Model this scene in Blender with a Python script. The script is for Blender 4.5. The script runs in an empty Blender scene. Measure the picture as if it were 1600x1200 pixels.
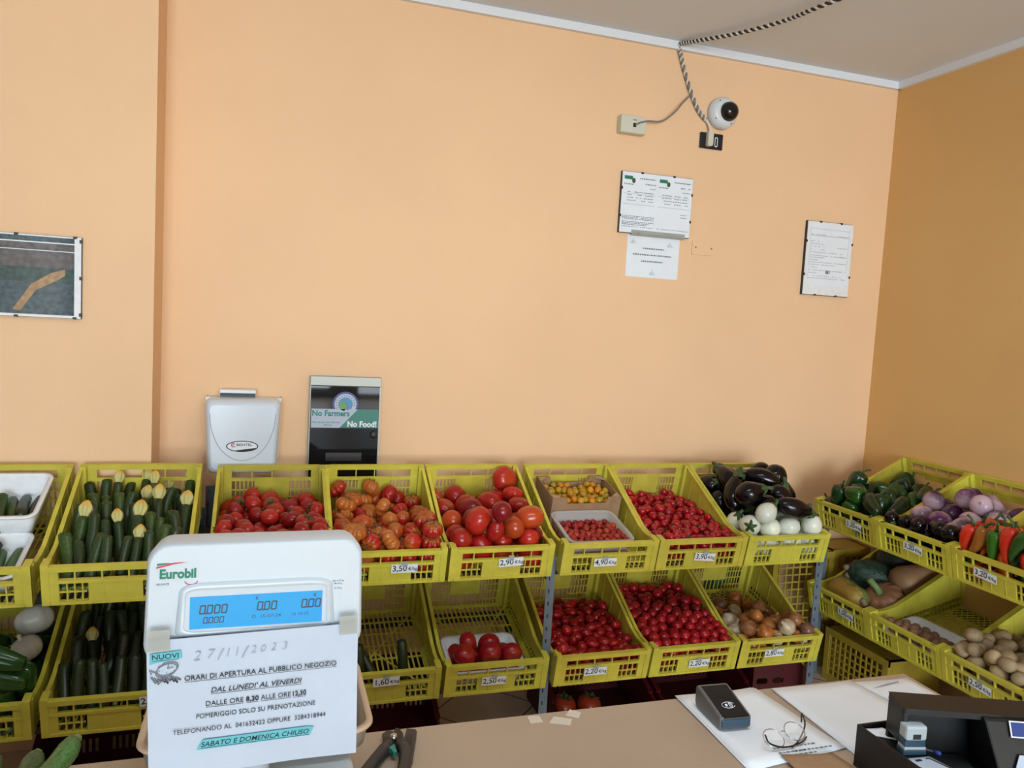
import bpy, bmesh, math, random
import numpy as np
from mathutils import Matrix, Vector, Euler

# ------------------------------------------------------------------ camera
SC = bpy.context.scene
COL = SC.collection
EYE = 1.67
YAW, PITCH, ROLL = math.radians(17.846), math.radians(4.727), math.radians(-3.188)
cam_data = bpy.data.cameras.new('camera')
cam_data.sensor_width = 36.0
cam_data.lens = 1197.0 / 1600.0 * 36.0
cam_data.clip_start = 0.02
cam = bpy.data.objects.new('camera', cam_data)
COL.objects.link(cam)
_f = Vector((math.sin(YAW)*math.cos(PITCH), math.cos(YAW)*math.cos(PITCH), -math.sin(PITCH)))
_r = Vector((math.cos(YAW), -math.sin(YAW), 0))
_u = _r.cross(_f)
_r2 = _r*math.cos(ROLL) - _u*math.sin(ROLL)
_u2 = _u*math.cos(ROLL) + _r*math.sin(ROLL)
_m = Matrix((_r2, _u2, -_f)).transposed().to_4x4()
_m.translation = (0, 0, EYE)
cam.matrix_world = _m
SC.camera = cam

# ------------------------------------------------------------------ view, world, daylight
SC.view_settings.view_transform = 'Standard'
SC.view_settings.look = 'None'
SC.view_settings.gamma = 1.0
SC.view_settings.use_curve_mapping = False
SC.view_settings.exposure = 0.0
world = bpy.data.worlds.new('sky')
SC.world = world
world.use_nodes = True
_bg = world.node_tree.nodes['Background']
_bg.inputs[0].default_value = (0.86, 0.94, 1.0, 1)
_bg.inputs[1].default_value = 1.6

def window_light(name, x0, x1, z0, z1, y, power, col):
    d = bpy.data.lights.new(name, 'AREA')
    d.shape = 'RECTANGLE'; d.size = x1-x0; d.size_y = z1-z0
    d.energy = power; d.color = col
    o = bpy.data.objects.new(name, d); COL.objects.link(o)
    o.location = ((x0+x1)/2, y, (z0+z1)/2)
    o.rotation_euler = (math.radians(90), 0, 0)     # shines towards +Y, into the room
    return o
window_light('daylight_shopfront', -2.3, 1.15, 0.2, 2.9, -8.35, 525, (0.80, 0.91, 1.0))
window_light('daylight_door', 1.70, 2.75, 0.1, 2.9, -8.35, 100, (0.80, 0.91, 1.0))

# ------------------------------------------------------------------ materials
def lin(c):
    return tuple((v/255/12.92 if v/255 <= .04045 else ((v/255+.055)/1.055)**2.4) for v in c)
def mat(name, col, rough=.5, metal=0, spec=.5, trans=0, emit=None, estr=0, noise=None, bump=0, bscale=40,
        objcol=False, sub=0, alpha=1, coat=0, vary=0.0):
    """col: linear rgb.  noise=(scale, amount): soft mottling of the colour.  objcol: colour comes from the object."""
    m = bpy.data.materials.new(name); m.use_nodes = True
    nt = m.node_tree; b = nt.nodes['Principled BSDF']
    b.inputs['Base Color'].default_value = (*col, 1)
    b.inputs['Roughness'].default_value = rough
    b.inputs['Metallic'].default_value = metal
    b.inputs['Specular IOR Level'].default_value = spec
    b.inputs['Transmission Weight'].default_value = trans
    b.inputs['Alpha'].default_value = alpha
    b.inputs['Coat Weight'].default_value = coat
    if sub:
        b.inputs['Subsurface Weight'].default_value = sub
        b.inputs['Subsurface Radius'].default_value = (.02, .008, .004)
        b.inputs['Subsurface Scale'].default_value = .3
    if emit:
        b.inputs['Emission Color'].default_value = (*emit, 1)
        b.inputs['Emission Strength'].default_value = estr
    src = None
    if objcol:
        oi = nt.nodes.new('ShaderNodeObjectInfo'); src = oi.outputs['Color']
    if noise:
        tc = nt.nodes.new('ShaderNodeTexCoord')
        n = nt.nodes.new('ShaderNodeTexNoise'); n.inputs['Scale'].default_value = noise[0]
        n.inputs['Detail'].default_value = 4
        nt.links.new(tc.outputs['Object'], n.inputs['Vector'])
        mp = nt.nodes.new('ShaderNodeMapRange')
        mp.inputs['From Min'].default_value = .3; mp.inputs['From Max'].default_value = .7
        mp.inputs['To Min'].default_value = 1-noise[1]; mp.inputs['To Max'].default_value = 1+noise[1]
        nt.links.new(n.outputs['Fac'], mp.inputs['Value'])
        mx = nt.nodes.new('ShaderNodeMix'); mx.data_type = 'RGBA'; mx.blend_type = 'MULTIPLY'
        mx.inputs['Factor'].default_value = 1
        if src: nt.links.new(src, mx.inputs[6])
        else: mx.inputs[6].default_value = (*col, 1)
        nt.links.new(mp.outputs['Result'], mx.inputs[7])
        src = mx.outputs[2]
    if src: nt.links.new(src, b.inputs['Base Color'])
    if bump:
        tc = nt.nodes.new('ShaderNodeTexCoord')
        n = nt.nodes.new('ShaderNodeTexNoise'); n.inputs['Scale'].default_value = bscale
        n.inputs['Detail'].default_value = 5
        nt.links.new(tc.outputs['Object'], n.inputs['Vector'])
        bp = nt.nodes.new('ShaderNodeBump'); bp.inputs['Strength'].default_value = bump
        bp.inputs['Distance'].default_value = .004
        nt.links.new(n.outputs['Fac'], bp.inputs['Height'])
        nt.links.new(bp.outputs['Normal'], b.inputs['Normal'])
    return m

def two_tone(name, c1, c2, axis=2, pos=.5, width=.2, rough=.35, noise=6, namt=.35, objcol=True, spec=.5, stripes=0):
    """skin whose colour runs from the object's own colour to c2 along the fruit's length (Generated axis), broken by noise"""
    m = mat(name, c1, rough, spec=spec); nt = m.node_tree; b = nt.nodes['Principled BSDF']
    tc = nt.nodes.new('ShaderNodeTexCoord')
    sep = nt.nodes.new('ShaderNodeSeparateXYZ'); nt.links.new(tc.outputs['Generated'], sep.inputs[0])
    n = nt.nodes.new('ShaderNodeTexNoise'); n.inputs['Scale'].default_value = noise; n.inputs['Detail'].default_value = 3
    nt.links.new(tc.outputs['Generated'], n.inputs['Vector'])
    oi = nt.nodes.new('ShaderNodeObjectInfo')
    nt.links.new(oi.outputs['Random'], n.inputs['W']) if n.noise_dimensions == '4D' else None
    ma = nt.nodes.new('ShaderNodeMath'); ma.operation = 'MULTIPLY_ADD'
    nt.links.new(n.outputs['Fac'], ma.inputs[0]); ma.inputs[1].default_value = namt*2; 
    nt.links.new(sep.outputs[axis], ma.inputs[2])
    mp = nt.nodes.new('ShaderNodeMapRange'); mp.interpolation_type = 'SMOOTHSTEP'
    mp.inputs['From Min'].default_value = pos-width+namt; mp.inputs['From Max'].default_value = pos+width+namt
    nt.links.new(ma.outputs[0], mp.inputs['Value'])
    mx = nt.nodes.new('ShaderNodeMix'); mx.data_type = 'RGBA'
    nt.links.new(mp.outputs['Result'], mx.inputs['Factor'])
    if objcol: nt.links.new(oi.outputs['Color'], mx.inputs[6])
    else: mx.inputs[6].default_value = (*c1, 1)
    mx.inputs[7].default_value = (*c2, 1)
    nt.links.new(mx.outputs[2], b.inputs['Base Color'])
    return m

M = {}
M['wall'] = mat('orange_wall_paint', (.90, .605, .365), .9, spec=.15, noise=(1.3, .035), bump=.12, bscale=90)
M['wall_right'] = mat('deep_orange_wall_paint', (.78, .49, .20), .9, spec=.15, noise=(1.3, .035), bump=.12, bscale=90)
M['ceiling'] = mat('white_ceiling_paint', (.76, .82, .90), .95, spec=.1, noise=(1.0, .03))
M['trim'] = mat('white_trim_paint', (.80, .84, .88), .6)
M['plain_wall'] = mat('plain_wall', (.30, .27, .24), .9)
M['crate'] = mat('yellow_crate_plastic', (.66, .55, .03), .42, objcol=True, noise=(14, .10), spec=.4)
M['redcrate'] = mat('dark_red_crate_plastic', (.075, .003, .007), .5, noise=(12, .15))
M['greencrate'] = mat('green_crate_plastic', (.03, .16, .11), .5)
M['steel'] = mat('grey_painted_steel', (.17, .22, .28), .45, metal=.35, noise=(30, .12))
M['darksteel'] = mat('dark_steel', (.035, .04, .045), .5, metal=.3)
M['dispenser'] = mat('bluish_white_plastic', (.68, .77, .86), .22)
M['white_plastic'] = mat('white_plastic', (.72, .77, .80), .3)
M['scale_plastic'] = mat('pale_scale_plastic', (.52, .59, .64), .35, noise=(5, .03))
M['tray_foam'] = mat('white_foam', (.85, .88, .90), .6, noise=(40, .04))
M['clear'] = mat('clear_plastic', (.9, .92, .92), .12, trans=.0, alpha=.32)
M['cardboard'] = mat('brown_cardboard', (.36, .22, .12), .85, noise=(25, .1))
M['card_cut'] = mat('cardboard_edge', (.50, .34, .20), .85)
M['paper'] = mat('white_paper', (.84, .91, .98), .7, noise=(9, .03), bump=.1, bscale=12)
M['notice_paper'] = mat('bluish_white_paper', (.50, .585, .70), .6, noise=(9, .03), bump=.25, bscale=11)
M['tagpaper'] = mat('price_tag_card', (.80, .86, .92), .35)
M['ink'] = mat('black_ink', (.012, .014, .02), .6)
M['greyink'] = mat('grey_ink', (.20, .23, .27), .7)
M['paleink'] = mat('pale_grey_ink', (.42, .46, .50), .7)
M['pencil'] = mat('pencil_grey', (.36, .40, .46), .8)
M['teal_marker'] = mat('teal_marker', (.12, .48, .55), .7)
M['greenink'] = mat('green_ink', (.015, .20, .12), .6)
M['redink'] = mat('red_ink', (.55, .03, .05), .6)
M['tape'] = mat('masking_tape', (.66, .60, .50), .5)
M['cleartape'] = mat('cloudy_clear_tape', (.50, .52, .47), .35, alpha=.5)
M['lcd'] = mat('blue_backlit_lcd', (.004, .04, .10), .25, spec=.2, emit=(.025, .44, .92), estr=.80)
M['lcdink'] = mat('dark_lcd_segment', (.005, .02, .06), .4)
M['bevel'] = mat('screen_bezel', (.49, .56, .61), .3)
M['counter'] = mat('pale_laminate', (.44, .34, .25), .38, noise=(2.2, .09), spec=.4)
M['counterbody'] = mat('counter_body', (.30, .21, .15), .7)
M['pan'] = mat('grey_pan_inside', (.26, .235, .20), .35, metal=.35)
M['panrim'] = mat('steel_rim_beige_reflection', (.55, .40, .28), .4)  # steel rim, its beige reflection painted into the colour
M['black'] = mat('black_plastic', (.006, .0065, .007), .45, noise=(30, .2))
M['blackgloss'] = mat('glossy_black', (.006, .006, .007), .08)
M['charcoal'] = mat('charcoal_plastic', (.02, .022, .025), .4)
M['posgrey'] = mat('grey_terminal_shell', (.12, .125, .13), .35)
M['bluegrey'] = mat('blue_grey_plastic', (.03, .07, .11), .3)  # plain blue-grey plastic, gives off no light
M['bluelabel'] = mat('blue_label', (.01, .035, .22), .4)
M['stampgrey'] = mat('grey_stamp_plastic', (.42, .50, .54), .4)
M['teal'] = mat('teal_plastic', (.01, .22, .17), .4)
M['greenplastic'] = mat('green_sticker', (.005, .19, .14), .4)
M['metal'] = mat('bare_metal', (.5, .5, .5), .25, metal=1)
M['silver'] = mat('silver_strip', (.42, .44, .40), .45, metal=.3)
M['glass'] = mat('dark_glass', (.008, .009, .011), .03, spec=.30)
M['lens'] = mat('spectacle_lens', (.9, .93, .95), .03, alpha=.12)
M['ivory'] = mat('ivory_plastic', (.66, .66, .54), .45)
M['cable_white'] = mat('white_cable', (.70, .68, .62), .5)
M['cable_black'] = mat('black_cable', (.02, .02, .02), .5)
M['cable_grey'] = mat('grey_cable', (.25, .22, .19), .6)
M['leafgreen'] = mat('green_leaf', (.05, .10, .03), .6, noise=(40, .25))
M['calyx'] = mat('calyx_green', (.055, .095, .03), .65, noise=(60, .25))
M['palestem'] = mat('pale_green_stem', (.20, .30, .10), .6)
M['drystem'] = mat('dry_stem', (.30, .24, .15), .8)
M['tomato'] = two_tone('tomato_skin', (.5, .02, .01), (.40, .055, .012), 2, .95, .18, rough=.24, noise=2.5, namt=.25)
M['ribbed'] = two_tone('ribbed_tomato_skin', (.5, .05, .02), (.42, .13, .02), 2, .90, .22, rough=.26, noise=3, namt=.3)
M['cherry'] = mat('small_tomato_skin', (.45, .01, .015), .22, objcol=True)
M['zucchini'] = mat('zucchini_skin', (.03, .06, .012), .38, objcol=True, noise=(170, .40))
M['flower'] = two_tone('squash_blossom', (.60, .57, .22), (.85, .45, .04), 2, .70, .35, rough=.7, noise=7, namt=.25, objcol=False)
M['aubergine'] = mat('black_aubergine_skin', (.004, .0025, .0045), .13, spec=.4)
M['white_aub'] = mat('white_aubergine_skin', (.78, .82, .70), .25, objcol=True, noise=(25, .03))
M['purple_aub'] = two_tone('purple_aubergine_skin', (.10, .02, .11), (.62, .45, .55), 2, .52, .40, rough=.22, noise=3.2, namt=.38)
M['pepper'] = mat('pepper_skin', (.012, .06, .012), .16, objcol=True)
M['onion'] = mat('onion_skin', (.38, .16, .06), .33, objcol=True, noise=(45, .3))
M['potato'] = mat('potato_skin', (.42, .30, .18), .65, objcol=True, noise=(35, .15), bump=.3, bscale=120)
M['squash'] = mat('squash_skin', (.5, .3, .15), .5, objcol=True, noise=(22, .16))
M['warty'] = mat('dark_squash_skin', (.02, .05, .04), .45, objcol=True, noise=(60, .5), bump=.9, bscale=70)
M['mottled'] = two_tone('mottled_squash_skin', (.48, .28, .05), (.16, .20, .05), 1, .5, .22, rough=.5, noise=7, namt=.7, objcol=False)

# tiled floor
m = mat('floor_tiles', (.50, .37, .26), .35); nt = m.node_tree; b = nt.nodes['Principled BSDF']
tc = nt.nodes.new('ShaderNodeTexCoord'); mpn = nt.nodes.new('ShaderNodeMapping')
mpn.inputs['Rotation'].default_value = (0, 0, math.radians(45))
nt.links.new(tc.outputs['Object'], mpn.inputs[0])
bk = nt.nodes.new('ShaderNodeTexBrick'); bk.offset = 0
bk.inputs['Scale'].default_value = 1; bk.inputs['Brick Width'].default_value = .33; bk.inputs['Row Height'].default_value = .33
bk.inputs['Mortar Size'].default_value = .004; bk.inputs['Color1'].default_value = (.66, .52, .40, 1)
bk.inputs['Color2'].default_value = (.62, .49, .37, 1); bk.inputs['Mortar'].default_value = (.14, .10, .07, 1)
nt.links.new(mpn.outputs[0], bk.inputs[0]); nt.links.new(bk.outputs[0], b.inputs['Base Color'])
M['floor'] = m

# ------------------------------------------------------------------ mesh helpers
class MB:
    """collects shapes, then links them as ONE mesh object (or returns the mesh)"""
    def __init__(s): s.v = []; s.f = []; s.mi = []; s.sm = []
    def add(s, vs, fs, mi=0, smooth=False, mx=None):
        o = len(s.v)
        s.v += [tuple(mx @ Vector(v)) if mx is not None else tuple(v) for v in vs]
        s.f += [tuple(i+o for i in f) for f in fs]; s.mi += [mi]*len(fs); s.sm += [smooth]*len(fs)
    def box(s, x0, x1, y0, y1, z0, z1, mi=0, mx=None):
        vs = [(x, y, z) for z in (z0, z1) for y in (y0, y1) for x in (x0, x1)]
        s.add(vs, [(0,2,3,1),(4,5,7,6),(0,1,5,4),(2,6,7,3),(0,4,6,2),(1,3,7,5)], mi, False, mx)
    def beam(s, p, q, w, h, up=(0,0,1), mi=0, mx=None):
        p, q = Vector(p), Vector(q); d = (q-p).normalized(); sd = d.cross(Vector(up)).normalized()*w/2
        u = sd.cross(d).normalized()*h/2
        vs = [a+b*sd+c*u for a in (p, q) for b, c in ((-1,-1),(1,-1),(1,1),(-1,1))]
        s.add(vs, [(0,1,2,3),(7,6,5,4),(0,4,5,1),(1,5,6,2),(2,6,7,3),(3,7,4,0)], mi, False, mx)
    def tube(s, pts, r, n=8, mi=0, mx=None, cap=True):
        pts = [Vector(p) for p in pts]; rs = r if isinstance(r, (list, tuple)) else [r]*len(pts)
        vs = []; fs = []; prev = None
        for i, p in enumerate(pts):
            d = (pts[min(i+1, len(pts)-1)]-pts[max(i-1, 0)]).normalized()
            a = prev if prev is not None else (Vector((0,0,1)) if abs(d.z) < .9 else Vector((1,0,0)))
            a = (a-d*a.dot(d)).normalized(); prev = a; b = d.cross(a)
            vs += [p+(a*math.cos(2*math.pi*k/n)+b*math.sin(2*math.pi*k/n))*rs[i] for k in range(n)]
        for i in range(len(pts)-1):
            fs += [(i*n+k, i*n+(k+1)%n, (i+1)*n+(k+1)%n, (i+1)*n+k) for k in range(n)]
        if cap: fs += [tuple(range(n))[::-1], tuple((len(pts)-1)*n+k for k in range(n))]
        s.add(vs, fs, mi, True, mx)
    def lathe(s, prof, n=24, mi=0, mx=None, lobes=0, amp=0, sharp=1):
        """prof: (r, z) from bottom to top; ends with r = 0 close to a point"""
        vs = []; fs = []; rings = []
        for r, z in prof:
            if r <= 1e-6: rings.append([len(vs)]); vs.append((0, 0, z))
            else:
                ring = []
                for k in range(n):
                    a = 2*math.pi*k/n
                    q = r*(1-amp*(1-abs(math.cos(lobes*a/2))**sharp)) if lobes else r
                    ring.append(len(vs)); vs.append((q*math.cos(a), q*math.sin(a), z))
                rings.append(ring)
        for A, B in zip(rings, rings[1:]):
            if len(A) == 1 and len(B) == 1: continue
            for k in range(n):
                k2 = (k+1) % n
                if len(A) == 1: fs.append((A[0], B[k2], B[k]))
                elif len(B) == 1: fs.append((A[k], A[k2], B[0]))
                else: fs.append((A[k], A[k2], B[k2], B[k]))
        s.add(vs, fs, mi, True, mx)
    def prism(s, poly, z0, z1, mi=0, mx=None, smooth=False):
        n = len(poly)
        vs = [(x, y, z0) for x, y in poly]+[(x, y, z1) for x, y in poly]
        fs = [tuple(range(n))[::-1], tuple(range(n, 2*n))]
        s.add(vs, fs, mi, False, mx)
        s.add(vs, [(k, (k+1)%n, n+(k+1)%n, n+k) for k in range(n)], mi, smooth, mx)
    def text(s, body, size, mx, bold=0.0, shear=0.0, align='CENTER', mi=0, width=1.0, depth=.0002):
        c = bpy.data.curves.new('t', 'FONT'); c.body = body; c.size = size; c.align_x = align; c.align_y = 'CENTER'
        c.shear = shear; c.offset = bold*size; c.resolution_u = 3; c.extrude = depth
        o = bpy.data.objects.new('t', c); COL.objects.link(o)
        dg = bpy.context.evaluated_depsgraph_get(); me = bpy.data.meshes.new_from_object(o.evaluated_get(dg))
        W = Matrix.Diagonal((width, 1, 1, 1))
        s.add([W @ v.co for v in me.vertices], [tuple(p.vertices) for p in me.polygons], mi, False, mx)
        bpy.data.objects.remove(o); bpy.data.curves.remove(c); bpy.data.meshes.remove(me)
    def mesh(s, name, mats):
        me = bpy.data.meshes.new(name); me.from_pydata(s.v, [], s.f)
        for m in (mats if isinstance(mats, (list, tuple)) else [mats]): me.materials.append(m)
        me.polygons.foreach_set('material_index', s.mi); me.polygons.foreach_set('use_smooth', s.sm)
        me.update(); return me
    def build(s, name, mats, parent=None, mx=None, bevel=0, seg=2):
        o = link(name, s.mesh(name, mats), parent, mx)
        if bevel:
            b = o.modifiers.new('bevel', 'BEVEL'); b.width = bevel; b.segments = seg; b.limit_method = 'ANGLE'
            b.harden_normals = False
        return o

def link(name, me, parent=None, mx=None):
    o = bpy.data.objects.new(name, me); COL.objects.link(o)
    if parent is not None: o.parent = parent
    if mx is not None: o.matrix_local = mx
    return o
def tag(o, label, cat, group=None, kind=None):
    o['label'] = label; o['category'] = cat
    if group: o['group'] = group
    if kind: o['kind'] = kind
    return o
def thing(name, label, cat, mx=None, group=None):
    o = bpy.data.objects.new(name, None); COL.objects.link(o); o.empty_display_size = .05
    if mx is not None: o.matrix_world = mx
    return tag(o, label, cat, group)
def struct(o):
    o['kind'] = 'structure'; return o
def TR(x=0, y=0, z=0, rx=0, ry=0, rz=0, s=1):
    return Matrix.Translation((x, y, z)) @ Euler((math.radians(rx), math.radians(ry), math.radians(rz))).to_matrix().to_4x4() @ Matrix.Scale(s, 4)
def rrect(w, h, r, n=5, cx=0, cy=0):
    out = []
    for qx, qy, a0 in ((1,1,0), (-1,1,90), (-1,-1,180), (1,-1,270)):
        for k in range(n+1):
            a = math.radians(a0+90*k/n)
            out.append((cx+qx*(w/2-r)+r*math.cos(a), cy+qy*(h/2-r)+r*math.sin(a)))
    return out
def ellipse(a, b, n=40, cx=0, cy=0, t0=0, t1=360):
    return [(cx+a*math.cos(math.radians(t0+(t1-t0)*k/n)), cy+b*math.sin(math.radians(t0+(t1-t0)*k/n))) for k in range(n+(t1-t0 != 360))]
WALLV = Matrix.Rotation(math.radians(90), 4, 'X')      # xy drawing -> upright, facing -Y

# ------------------------------------------------------------------ the room
DY, RX, CZ, PY, PX = 3.315, 3.083, 3.005, 3.085, -0.400
def slab(name, m, *b):
    mb = MB(); mb.box(*b); return struct(mb.build(name, m))
FY = -8.5                                                # shopfront plane
slab('floor', M['floor'], -3.3, RX+.15, -15, DY+.15, -.1, 0)
slab('ceiling', M['ceiling'], -3.3, RX+.15, FY-.2, DY+.15, CZ, CZ+.1)
slab('wall_back', M['wall'], -.7, RX+.15, DY, DY+.15, 0, CZ)
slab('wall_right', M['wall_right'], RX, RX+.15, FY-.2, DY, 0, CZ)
slab('wall_left', M['plain_wall'], -3.3, -3.15, FY-.2, PY+.2, 0, CZ)
slab('wall_pillar', M['wall'], -3.15, PX, PY, DY, 0, CZ)
mb = MB()                                                # shopfront wall behind the viewer, with two glazed openings
mb.box(-3.15, -2.3, FY-.2, FY, 0, CZ); mb.box(1.15, 1.70, FY-.2, FY, 0, CZ); mb.box(2.75, RX, FY-.2, FY, 0, CZ)
mb.box(-2.3, 1.15, FY-.2, FY, 2.9, CZ); mb.box(1.70, 2.75, FY-.2, FY, 2.9, CZ); mb.box(-2.3, 1.15, FY-.2, FY, 0, .15)
struct(mb.build('wall_front', M['plain_wall']))
for i, (a, b, z0) in enumerate(((-2.3, 1.15, .15), (1.70, 2.75, 0))):
    mb = MB()
    for x in (a, (a+b)/2-.025, b-.05): mb.box(x, x+.05, FY-.14, FY-.08, z0, 2.9)
    mb.box(a, b, FY-.14, FY-.08, z0, z0+.05); mb.box(a, b, FY-.14, FY-.08, 2.85, 2.9)
    struct(mb.build('window_%d' % (i+1), M['white_plastic']))
mb = MB(); mb.box(PX, RX-.022, DY-.022, DY, CZ-.036, CZ); struct(mb.build('trim_1', M['trim']))
mb = MB(); mb.box(RX-.022, RX, FY, DY-.022, CZ-.036, CZ); struct(mb.build('trim_2', M['trim']))

# unseen fill lamp, added over the counter to brighten its papers
lt = thing('fill_light', 'added unseen fill light above the counter', 'fill light', TR(.75, 1.0, CZ))
mb = MB(); mb.box(-.75, .75, -.11, .11, -.06, 0); mb.build('fill_housing', M['white_plastic'], lt)
mb = MB(); mb.box(-.73, .73, -.09, .09, -.068, -.0602); mb.build('fill_panel', mat('lit_fill_panel', (.9, .9, .9), .5, emit=(.9, .95, 1.0), estr=2.0), lt)
_d = bpy.data.lights.new('fill_lamp', 'AREA'); _d.shape = 'RECTANGLE'; _d.size = 1.46; _d.size_y = .18; _d.energy = 17; _d.color = (.86, .93, 1.0)
_o = bpy.data.objects.new('fill_lamp', _d); COL.objects.link(_o); _o.location = (.75, 1.0, CZ-.075)

# ------------------------------------------------------------------ picking crates: low front, high back, moulded lattice
CL, CHF, CHR, CT = .546, .130, .2145, math.radians(13)
def crate_meshes(W, style):
    hw, L, hf, hr, t = W/2, CL, CHF, CHR, .006
    m = M['crate']; out = {}
    mb = MB()                                            # front wall
    for s in (-1, 1):
        mb.box(min(s*hw, s*(hw-.046)), max(s*hw, s*(hw-.046)), -.006, t, 0, hf)
        mb.box(min(s*hw, s*(hw-.022)), max(s*hw, s*(hw-.022)), -.009, t+.03, 0, hf+.006)
        for k in range(3):
            x = s*(hw-.046-.075*(k+1)/3.6); mb.box(x-.002, x+.002, -.002, t-.001, .008, hf*.6)
        mb.box(min(s*(hw-.046), s*(hw-.12)), max(s*(hw-.046), s*(hw-.12)), -.001, t-.001, hf*.3-.002, hf*.3+.002)
    mb.box(-hw+.02, hw-.02, -.010, t+.002, hf-.017, hf)
    mb.box(-hw+.02, hw-.02, -.008, t+.001, hf*.56, hf*.56+.010)
    mb.box(-hw+.02, hw-.02, -.009, t, 0, .010)
    for k in range(4):
        x = (k-1.5)*(W-.09)/4.2; mb.box(x-.0022, x+.0022, -.004, t-.001, hf*.6, hf-.01)
    mb.box(-hw+.125, hw-.125, -.004, t-.001, .004, hf*.6)
    for x in (-.03, .03): mb.box(x-.0015, x+.0015, -.0055, -.003, .01, hf*.58)
    out['front_wall'] = mb.mesh('front_wall', m)
    mb = MB()                                            # back wall
    for s in (-1, 1):
        mb.box(min(s*hw, s*(hw-.05)), max(s*hw, s*(hw-.05)), L-t, L, 0, hr)
        mb.box(min(s*hw, s*(hw-.02)), max(s*hw, s*(hw-.02)), L-.03, L+.004, 0, hr)
        for k in range(5):
            x = s*(hw-.05-.085*(k+1)/5.6); mb.box(x-.002, x+.002, L-t, L-.001, .008, hr*.70)
        for z in (.18, .36, .52): mb.box(min(s*(hw-.05), s*.065), max(s*(hw-.05), s*.065), L-t, L-.001, hr*z-.002, hr*z+.002)
    mb.box(-hw+.02, hw-.02, L-t-.003, L+.007, hr-.018, hr)
    mb.box(-hw+.02, hw-.02, L-t-.002, L+.002, hr*.70, hr*.70+.012)
    mb.box(-hw+.02, hw-.02, L-t-.002, L+.002, 0, .012)
    for k in range(3):
        x = (k-1)*(W-.1)/4; mb.box(x-.002, x+.002, L-t, L-.001, hr*.7, hr-.01)
    mb.box(-.066, .066, L-t, L-.001, hr*.32, hr*.72)
    for k in range(6): x = (k-2.5)*.022; mb.box(x-.002, x+.002, L-t, L-.001, .008, hr*.34)
    out['back_wall'] = mb.mesh('back_wall', m)
    prof = [(0, hf+.004), (.018, hf), (.05, .117), (.10, .110), (.155, .112), (L, hr)]
    def rim(s):
        for (a, b), (c, d) in zip(prof, prof[1:]):
            if s <= c: return b+(d-b)*(s-a)/(c-a)
        return hr
    mb = MB()                                            # one side wall (centred on x = 0)
    ss = [0, .018, .05, .10, .155]+[.155+(L-.155)*k/5 for k in range(1, 6)]
    for a, b in zip(ss, ss[1:]):
        z0a = z0b = .05
        vs = [(-.002, a, z0a), (.002, a, z0a), (.002, b, z0b), (-.002, b, z0b), (-.002, a, rim(a)), (.002, a, rim(a)), (.002, b, rim(b)), (-.002, b, rim(b))]
        mb.add(vs, [(0,3,2,1),(4,5,6,7),(0,1,5,4),(2,3,7,6),(0,4,7,3),(1,2,6,5)])
    for (a, b), (c, d) in zip(prof[1:], prof[2:]):
        mb.beam((0, a, b-.003), (0, c, d-.003), .013, .009, (0,0,1))
    n = 24
    for k in range(n+1):
        y = .012+(L-.03)*k/n; mb.box(-.002, .002, y-.002, y+.002, .004, .052)
    mb.box(-.0025, .0025, 0, L, .026, .030); mb.box(-.003, .003, 0, L, 0, .008)
    for k in range(5): y = .1+.09*k; mb.box(-.0035, .0035, y-.003, y+.003, .05, rim(y)-.004)
    out['side_wall'] = mb.mesh('side_wall', m)
    mb = MB()                                            # base lattice
    for x in (-hw+.004, hw-.016): mb.box(x, x+.012, 0, L, 0, .006)
    for y in (0, L-.014): mb.box(-hw+.004, hw-.004, y, y+.014, 0, .006)
    if style == 'slat':
        n = 20
        for k in range(1, n): x = -hw+W*k/n; mb.box(x-.0032, x+.0032, .006, L-.006, .001, .005)
        for k in range(1, 7): y = L*k/7; mb.box(-hw+.006, hw-.006, y-.003, y+.003, .001, .006)
        for s in (-1, 1): mb.beam((s*(hw-.02), .03, .0035), (-s*(hw-.02), L-.03, .0035), .006, .006)
    else:
        st = .036
        for sgn in (-1, 1):
            k = -20
            while k < 45:
                c = k*st                                  # line y = sgn*1.25*x + c, clipped to the base
                k += 1
                xs = []
                for x in (-hw+.006, hw-.006):
                    y = sgn*1.25*x+c
                    if .006 <= y <= L-.006: xs.append((x, y))
                for y in (.006, L-.006):
                    x = (y-c)/(sgn*1.25)
                    if -hw+.006 < x < hw-.006: xs.append((x, y))
                if len(xs) >= 2: mb.beam((*xs[0], .003), (*xs[1], .003), .0048, .004)
    out['base'] = mb.mesh('base', m)
    return out
CM = {('back', st): crate_meshes(.400, st) for st in ('slat', 'diamond')}
CM.update({('right', st): crate_meshes(.388, st) for st in ('slat', 'diamond')})
def back_frame(x, y, z, rz=0, tilt=CT):
    return TR(x, y, z, rz=rz) @ Matrix.Rotation(tilt, 4, 'X')
def right_frame(x, y, z, rz=0, tilt=CT):
    return TR(x, y, z, rz=-90+rz) @ Matrix.Rotation(tilt, 4, 'X')
def price_tag(parent, W, text, u, v, rz=0):
    mb = MB(); mb.box(-.047, .047, -.0006, .0006, -.0165, .0165)
    t = mb.build('price_tag', M['tagpaper'], parent, TR((u-.5)*W, -.0125, v*CHF, ry=rz, rx=-4))
    t['label'] = 'white card reading %s €/kg' % text
    mb = MB(); mb.text(text, .031, TR(-.017, -.0008, 0) @ WALLV, bold=.010)
    mb.text('€/kg', .0175, TR(.030, -.0008, -.002) @ WALLV, bold=.010)
    mb.build('lettering', M['ink'], t)
    mb = MB(); mb.box(-.011, .011, -.0012, -.0004, .010, .028); mb.build('tape', M['cleartape'], t)
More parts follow.
